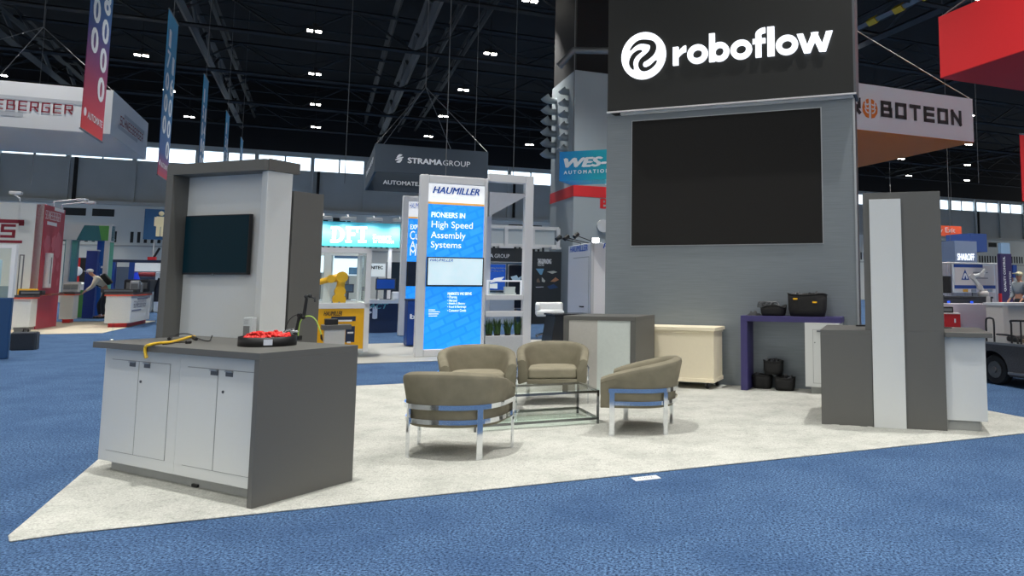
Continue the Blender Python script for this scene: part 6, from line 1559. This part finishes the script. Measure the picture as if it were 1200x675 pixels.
# ================================================================ RIGHT BACKGROUND
# utility vehicle in the aisle
q = G(1164, 451); UA = TH - pi / 2
def UP(u, v): return PL(u, v, q, UA)
DIA = M('diamond_plate', (72, 72, 74), .38, .45, var=.8, scale=70)
zb, zbt = UP(1180, 443)[1], UP(1180, 405)[1]
t = thing('utility_cart', 'black utility vehicle with diamond-plate side parked in the blue aisle', 'vehicle', q, UA, .002)
LU = 2.6; wr = (UP(1164, 451)[1] - UP(1164, 420)[1]); wr = .205
sw_ = UP(1164, 440)[0]
mb = MB()
arch = [(sw_ - .02 + (wr + .06) * cos(a_), wr + (wr + .05) * sin(a_)) for a_ in [pi * k / 10 for k in range(11)]]
prof = [(-1.0, .16), (sw_ - wr - .08, .16)] + arch[::-1] + [(sw_ + wr + .06, .14), (LU, .14), (LU, zbt), (-1.0, zbt)]
mb.prism(prof, 'y', 0, 1.0); mb.build('body', DIA, t)
mb = MB(); mb.box(sw_ + wr + .06, LU, -.03, .02, .17, .20); mb.box(-1.0, LU, -.02, 1.02, zbt, zbt + .03); mb.build('edge_strip', GREYMETAL, t)
for x in (sw_, sw_ + 1.85):
    for y in (.04, .82):
        mb = MB(); mb.tube([(x, y - .0, wr), (x, y + .03, wr), (x, y + .12, wr), (x, y + .15, wr)], [wr * .9, wr, wr, wr * .9], 24); wh = mb.build('wheel', SOFTBLACK, t)
        mb = MB(); mb.cyl((x, y - .012, wr), (x, y + .02, wr), wr * .55, 16); mb.cyl((x, y - .03, wr), (x, y, wr), wr * .2, 10); mb.build('hub', M('hub_grey', (92, 92, 90), .4, .5), wh)
mb = MB()
for (u0, v0, u1) in ((1183, 376, 1230), (1153.5, 373, 1162.5)):
    a = UP(u0, v0); b = UP(u1, v0); mb.tube(smooth_path([(a[0], .03, zbt), (a[0], .03, a[1] - .05), (a[0] + .03, .03, a[1]), (b[0] - .03, .03, a[1]), (b[0], .03, a[1] - .05), (b[0], .03, zbt)], 4), .014, 6)
x = UP(1194, 376)[0]; mb.cyl((x, .03, zbt), (x, .03, UP(1194, 377)[1]), .012, 6)
mb.tube(smooth_path([(UP(1166, 392)[0], .03, UP(1166, 392)[1]), (UP(1180, 393)[0], .03, UP(1180, 393)[1]), (UP(1189, 397)[0], .03, UP(1189, 396)[1]), (UP(1191, 400)[0], .03, zbt)], 4), .014, 6); mb.build('hand_rail', BLACK, t)
mb = MB(); mb.box(UP(1163, 400)[0], UP(1178, 400)[0], .25, .8, zbt + .03, zbt + .11); mb.build('seat', M('worn_black_vinyl', (34, 32, 34), .35), t, bevel=.03)
mb = MB(); mb.box(UP(1181, 400)[0], LU, .25, .8, zbt + .03, zbt + .08); mb.tube([(UP(1186, 398)[0], .5, zbt + .08), (UP(1187, 394)[0], .5, zbt + .16), (UP(1196, 394)[0], .5, zbt + .1)], .05, 6); mb.build('cargo', M('cargo_tan', (120, 108, 92), .8, var=.3, scale=6), t)
# lilac desk and things
YD = 15.5
p = D(1168, 385, YD); LQ = (p[0], p[1]); LAg = R(-14)
def LP(u, v): return PL(u, v, LQ, LAg)
zd = LP(1150, 357.5)[1]; zd2 = LP(1150, 348)[1]; xl = LP(1095, 370)[0]
t = thing('desk', 'long pale lilac fronted desk behind the slab tower counter', 'desk', off(LQ, LAg, xl), LAg, .002)
mb = MB(); mb.box(0, -xl, 0, .9, 0, zd); mb.build('front', M('lilac_panel', (196, 190, 204), .5), t); mb = MB(); mb.box(0, -xl - .02, -.0, .95, zd, zd + .015); mb.build('top', M('lilac_panel', (196, 190, 204), .5), t)
p = D(1163, 357, YD + 1.2); L2 = (p[0], p[1])
def L2P(u, v): return PL(u, v, L2, LAg)
x_ = L2P(1098, 350)[0]; za_, zb_ = L2P(1130, 357.8)[1], L2P(1130, 347.5)[1]
t = thing('raised_counter', 'dark grey raised counter with blue lights behind the lilac desk', 'counter', off(L2, LAg, x_), LAg, .002)
mb = MB(); mb.box(0, -x_, 0, .7, 0, zb_ - .04); mb.build('front', M('slate_counter', (84, 90, 98), .5), t, bevel=.01); mb = MB(); mb.box(-.02, -x_ + .02, -.02, .72, zb_ - .04, zb_); mb.build('top', M('slate_top', (70, 76, 84), .4), t)
mb = MB()
for u in (1110, 1137): mb.box(L2P(u, 350)[0] - x_, L2P(u + 3, 350)[0] - x_, -.03, 0, za_, za_ + .09)
mb.build('blue_light', M('blue_lamp', (40, 90, 240), .3, emit=1.0), t)
mb = MB(); mb.box(L2P(1155.5, 350)[0] - x_, L2P(1160, 350)[0] - x_, -.06, 0, za_ + .04, zb_); mb.build('socket_box', WHITE, t)
# monitor and white robot on the raised counter
q = off(L2, LAg, L2P(1105, 345)[0] - .2, .3)
t = thing('monitor', 'big dark monitor on the raised counter beside the slab tower', 'monitor', q, LAg, .002 + zb_)
zq = L2P(1110, 323.5)[1] - zb_; wq_ = L2P(1117.5, 330)[0] - L2P(1105, 330)[0] + .2
mb = MB(); mb.box(-.1, wq_, 0, .06, .07, zq); mb.build('casing', BLACK, t, bevel=.01); mb = MB(); mb.box(-.07, wq_ - .03, -.006, .01, .1, zq - .03); mb.build('screen', M('off_screen', (18, 22, 32), .15), t); mb = MB(); mb.box(wq_ * .3, wq_ * .6, -.1, .15, 0, .02); mb.box(wq_ * .4, wq_ * .5, .03, .08, .0, .1); mb.build('stand', BLACK, t)
WROB = M('robot_white', (220, 224, 228), .4)
q = off(L2, LAg, L2P(1156, 345)[0], .35); sc_ = (L2P(1150, 314)[1] - zb_) / 1.0
arm('industrial_robot', 'white robot arm leaning out over the raised counter', q, LAg, .002 + zb_, sc_ * .95, [(0, 0, .15), (-.12, 0, .34), (-.38, 0, .74), (-.05, 0, .80), (.1, 0, 1.0)], [.10, .09, .085, .08, .07], WROB)
q = off(LQ, LAg, LP(1107, 380)[0] - .05, -.45)
t = thing('tool_cabinet', 'bright red tool cabinet with white mark before the lilac desk', 'cabinet', q, LAg, .002)
zr_ = PL(1115, 367, q, LAg)[1]; wr_ = PL(1125.5, 370, q, LAg)[0]
mb = MB(); mb.box(0, wr_, 0, .4, .0, zr_ - .02); mb.build('body', RED, t, bevel=.01); mb = MB(); mb.box(-.005, wr_ + .005, -.01, .41, zr_ - .02, zr_ + .0); mb.build('lid', M('lid_white', (226, 216, 214), .5), t); mb = MB(); mb.box(wr_ * .6, wr_ * .7, -.004, 0, zr_ * .76, zr_ * .86); mb.build('label', WHITE, t)
q2b = off(q, LAg, wr_ * .2, .2)
small('cordless_tool', 'black power tool lying on the red tool cabinet', 'tool', q2b, LAg, zr_ + .003, (.26, .12, .12), BLACK)
# poster booth with drape
PQ_ = off(LQ, LAg, 0, 9.5); PAg = TH - R(2)
def PPt(u, v): return PL(u, v, PQ_, PAg)
def exP(t, w_, z0, z1):
    hh = z1 - z0
    mb = MB(); mb.box(w_ * -.0, w_ * .7, -.012, -.005, z1 - hh * .11, z1); mb.box(0, w_, -.012, -.005, z0 + hh * .14, z0 + hh * .26); mb.build('blue_band', BLUEP, t)
    mb = MB(); mb.prism([(w_ * .17, z0 + hh * .45), (w_ * .36, z0 + hh * .45), (w_ * .265, z0 + hh * .82)], 'y', -.012, -.005); mb.build('triangle_emblem', BLUEP, t)
    mb = MB(); ribbon(mb, [(w_ * .22, z0 + hh * .49), (w_ * .265, z0 + hh * .66), (w_ * .31, z0 + hh * .49)], [.06, .06, .06], -.0125); mb.build('emblem_letter', INKW, t)
    mb = MB()
    for k in range(3): mb.box(w_ * .46, w_ * (.82 - .1 * (k % 2)), -.012, -.005, z0 + hh * (.70 - .1 * k), z0 + hh * (.73 - .1 * k))
    mb.build('lettering', M('grey_ink', (120, 124, 130), .5), t)
    for k, c in enumerate(((214, 160, 60), (150, 160, 170), (190, 176, 130), (160, 172, 184))):
        mb = MB(); mb.box(w_ * (.2 + .2 * k), w_ * (.32 + .2 * k), -.012, -.005, z0 + .02, z0 + hh * .12); mb.build('picture', M('pic_%d' % k, c, .5, var=.4, scale=5), t)
panel_thing('poster_wall', 'pale printed booth backdrop with blue bands and triangle emblem', 'backdrop', 1118, 310, 1166, 343, PQ_, PAg, M('poster_pale', (222, 216, 214), .5, var=.05, scale=1), extra=exP)
q = off(PQ_, PAg, 0, .8); a = PL(1095, 308.5, q, PAg); b = PL(1174, 311, q, PAg); zz = PL(1140, 309.5, q, PAg)[1]
t = thing('drape_wall', 'white pipe and drape wall behind the triangle emblem backdrop', 'drape', off(q, PAg, a[0]), PAg, .002)
wD = b[0] - a[0]; n = 90; mb = MB(); vs = []
for k in range(n + 1):
    x = wD * k / n; y = .06 * sin(k * 1.9)
    vs += [(x, y, 0), (x, y, zz)]
mb.add(vs, [(2 * k, 2 * k + 2, 2 * k + 3, 2 * k + 1) for k in range(n)], 0, True); mb.build('drape', M('white_drape', (206, 206, 214), .9), t); mb = MB(); mb.cyl((0, 0, zz + .02), (wD, 0, zz + .02), .03, 8); mb.build('rail', ALU, t)
# kiosk sign tower
q = off(PQ_, PAg, 0, 3.2)
p = D(1145, 300, 30); q = (p[0], p[1]); a = PL(1119.5, 308, q, TH); z0, z1 = PL(1145, 309, q, TH)[1], PL(1145, 283, q, TH)[1]; dK = PL(1150.5, 300, q, VE)[0] if PL(1150.5, 300, q, VE)[0] > 0 else 1.2
t = thing('hanging_sign', 'grey-blue cube sign with white lettering beyond the drape wall', 'hanging sign', off(q, TH, a[0]), TH, 0)
mb = MB(); mb.box(0, -a[0], 0, 1.6, z0, z1); mb.build('front_box', M('sign_grey_blue', (142, 158, 186), .6), t)
mb = MB(); mb.box(-a[0], -a[0] + .9, .3, 1.6, z0 + .5, z1 + .35); mb.build('blue_box', M('sign_blue2', (54, 84, 150), .6), t)
mb = MB(); text(mb, 'SHAROFF', -a[0] * .1, z0 + (z1 - z0) * .14, -a[0] * .76, .26, y=-.01, bold=.03); mb.build('lettering', LWHITE, t)
mb = MB(); mb.tube([(-a[0] / 2, .8, z1), (-a[0] / 2, .8, ZR + 1.9)], .014, 4); mb.build('wire', WIRE, t)
# orange exit sign
q = hall(0, 50); a = PL(1093, 277, q, TH); b = PL(1127, 277, q, TH); z0, z1 = PL(1115, 276.8, q, TH)[1], PL(1115, 264.8, q, TH)[1]
t = thing('exit_sign', 'orange overhead exit sign with white letters beside the slab tower', 'sign', off(q, TH, a[0] - 5), TH, 0)
mb = MB(); mb.box(0, b[0] - a[0] + 5, 0, .2, z0, z1); mb.build('board', M('exit_orange', (232, 92, 56), .6, emit=.15), t)
mb = MB(); e_ = PL(1119.3, 273, q, TH)[0] - a[0] + 5; text(mb, 'Emergency Exit', e_ - 4.9, z0 + (z1 - z0) * .2, 4.9, (z1 - z0) * .62, y=-.02); mb.build('lettering', INKW, t)
for x in (.5, b[0] - a[0] + 4): mb = MB(); mb.tube([(x, .1, z1), (x, .1, ZR + 1.9)], .02, 4); mb.build('wire', WIRE, t)
# violet pillar with writing up its side
p = D(1173.5, 330, 24); q = (p[0], p[1])
def VP_(u, v): return PL(u, v, q, TH)
z1 = VP_(1180, 297.5)[1]; w_ = VP_(1186.5, 330)[0]
t = thing('booth_pillar', 'dark violet booth pillar with white writing running up its side', 'pillar', q, TH, .002)
mb = MB(); mb.box(0, w_, 0, .12, 0, z1); mb.build('shaft', M('violet_panel', (56, 44, 92), .5), t)
mb = MB(); mb.box(-.06, -.001, .0, .08, 0, VP_(1175, 344)[1]); mb.build('red_edge', RED, t)
mb = MB(); text(mb, 'QUALITY CONTROL', 0, 0, z1 * .46, w_ * .22, bold=.03, face=((w_ * .42, -.01, z1 * .5), (0, 0, 1), (-1, 0, 0))); text(mb, 'DIGITALIZATION', 0, 0, z1 * .34, w_ * .16, bold=.02, face=((w_ * .86, -.01, z1 * .42), (0, 0, 1), (-1, 0, 0))); mb.build('lettering', INKW, t)
mb = MB(); mb.box(w_ * .1, w_ * .9, .0, .12, z1, z1 + .35); mb.build('glass_top', M('pale_blue_cap', (150, 184, 214), .2), t)
p = D(1187.5, 320, 26); q = (p[0], p[1]); z0, z1 = PL(1190, 325.5, q, TH)[1], PL(1190, 310.5, q, TH)[1]; w_ = PL(1192, 320, q, TH)[0]
t = thing('booth_sign', 'blue sign board on a post beside the violet pillar', 'sign', q, TH, .002)
mb = MB(); mb.box(0, w_, 0, .1, z0, z1); mb.build('board', BLUEP, t); mb = MB(); mb.box(w_ * .4, w_ * .6, .02, .08, 0, z0); mb.build('post', ALU, t)
# white counter in the aisle
p = D(1177.5, 380, 14.5); q = (p[0], p[1])
zz = PL(1190, 355, q, TH)[1]
t = thing('counter', 'white booth counter with cream face beside the utility vehicle', 'counter', q, TH, .002)
mb = MB(); mb.prism([(0, 0), (.14, 0), (.1, zz - .05), (-.04, zz - .05)], 'y', 0, .4); mb.box(.14, 2.5, .3, .4, 0, zz - .05); mb.build('body', M('counter_cream', (216, 208, 198), .5), t); mb = MB(); mb.box(-.06, 2.5, -.05, .45, zz - .05, zz); mb.build('top', WHITE, t)
# people beyond
q = D(1195, 338, 21.5); person('person in grey shirt and pale cap behind the white counter', (q[0], q[1]), R(-70), .002, stand, M('grey_shirt', (132, 140, 146), .8), M('dark_trousers', (38, 40, 46), .8), cap=M('pale_cap', (196, 190, 160), .8))
q = D(1186, 338, 27.5); person('person in dark shirt and yellow cap beyond the grey-shirted person', (q[0], q[1]), R(-60), .002, stand, M('dark_shirt', (60, 62, 70), .8), M('dark_trousers', (38, 40, 46), .8), cap=M('yellow_cap', (236, 190, 40), .8))
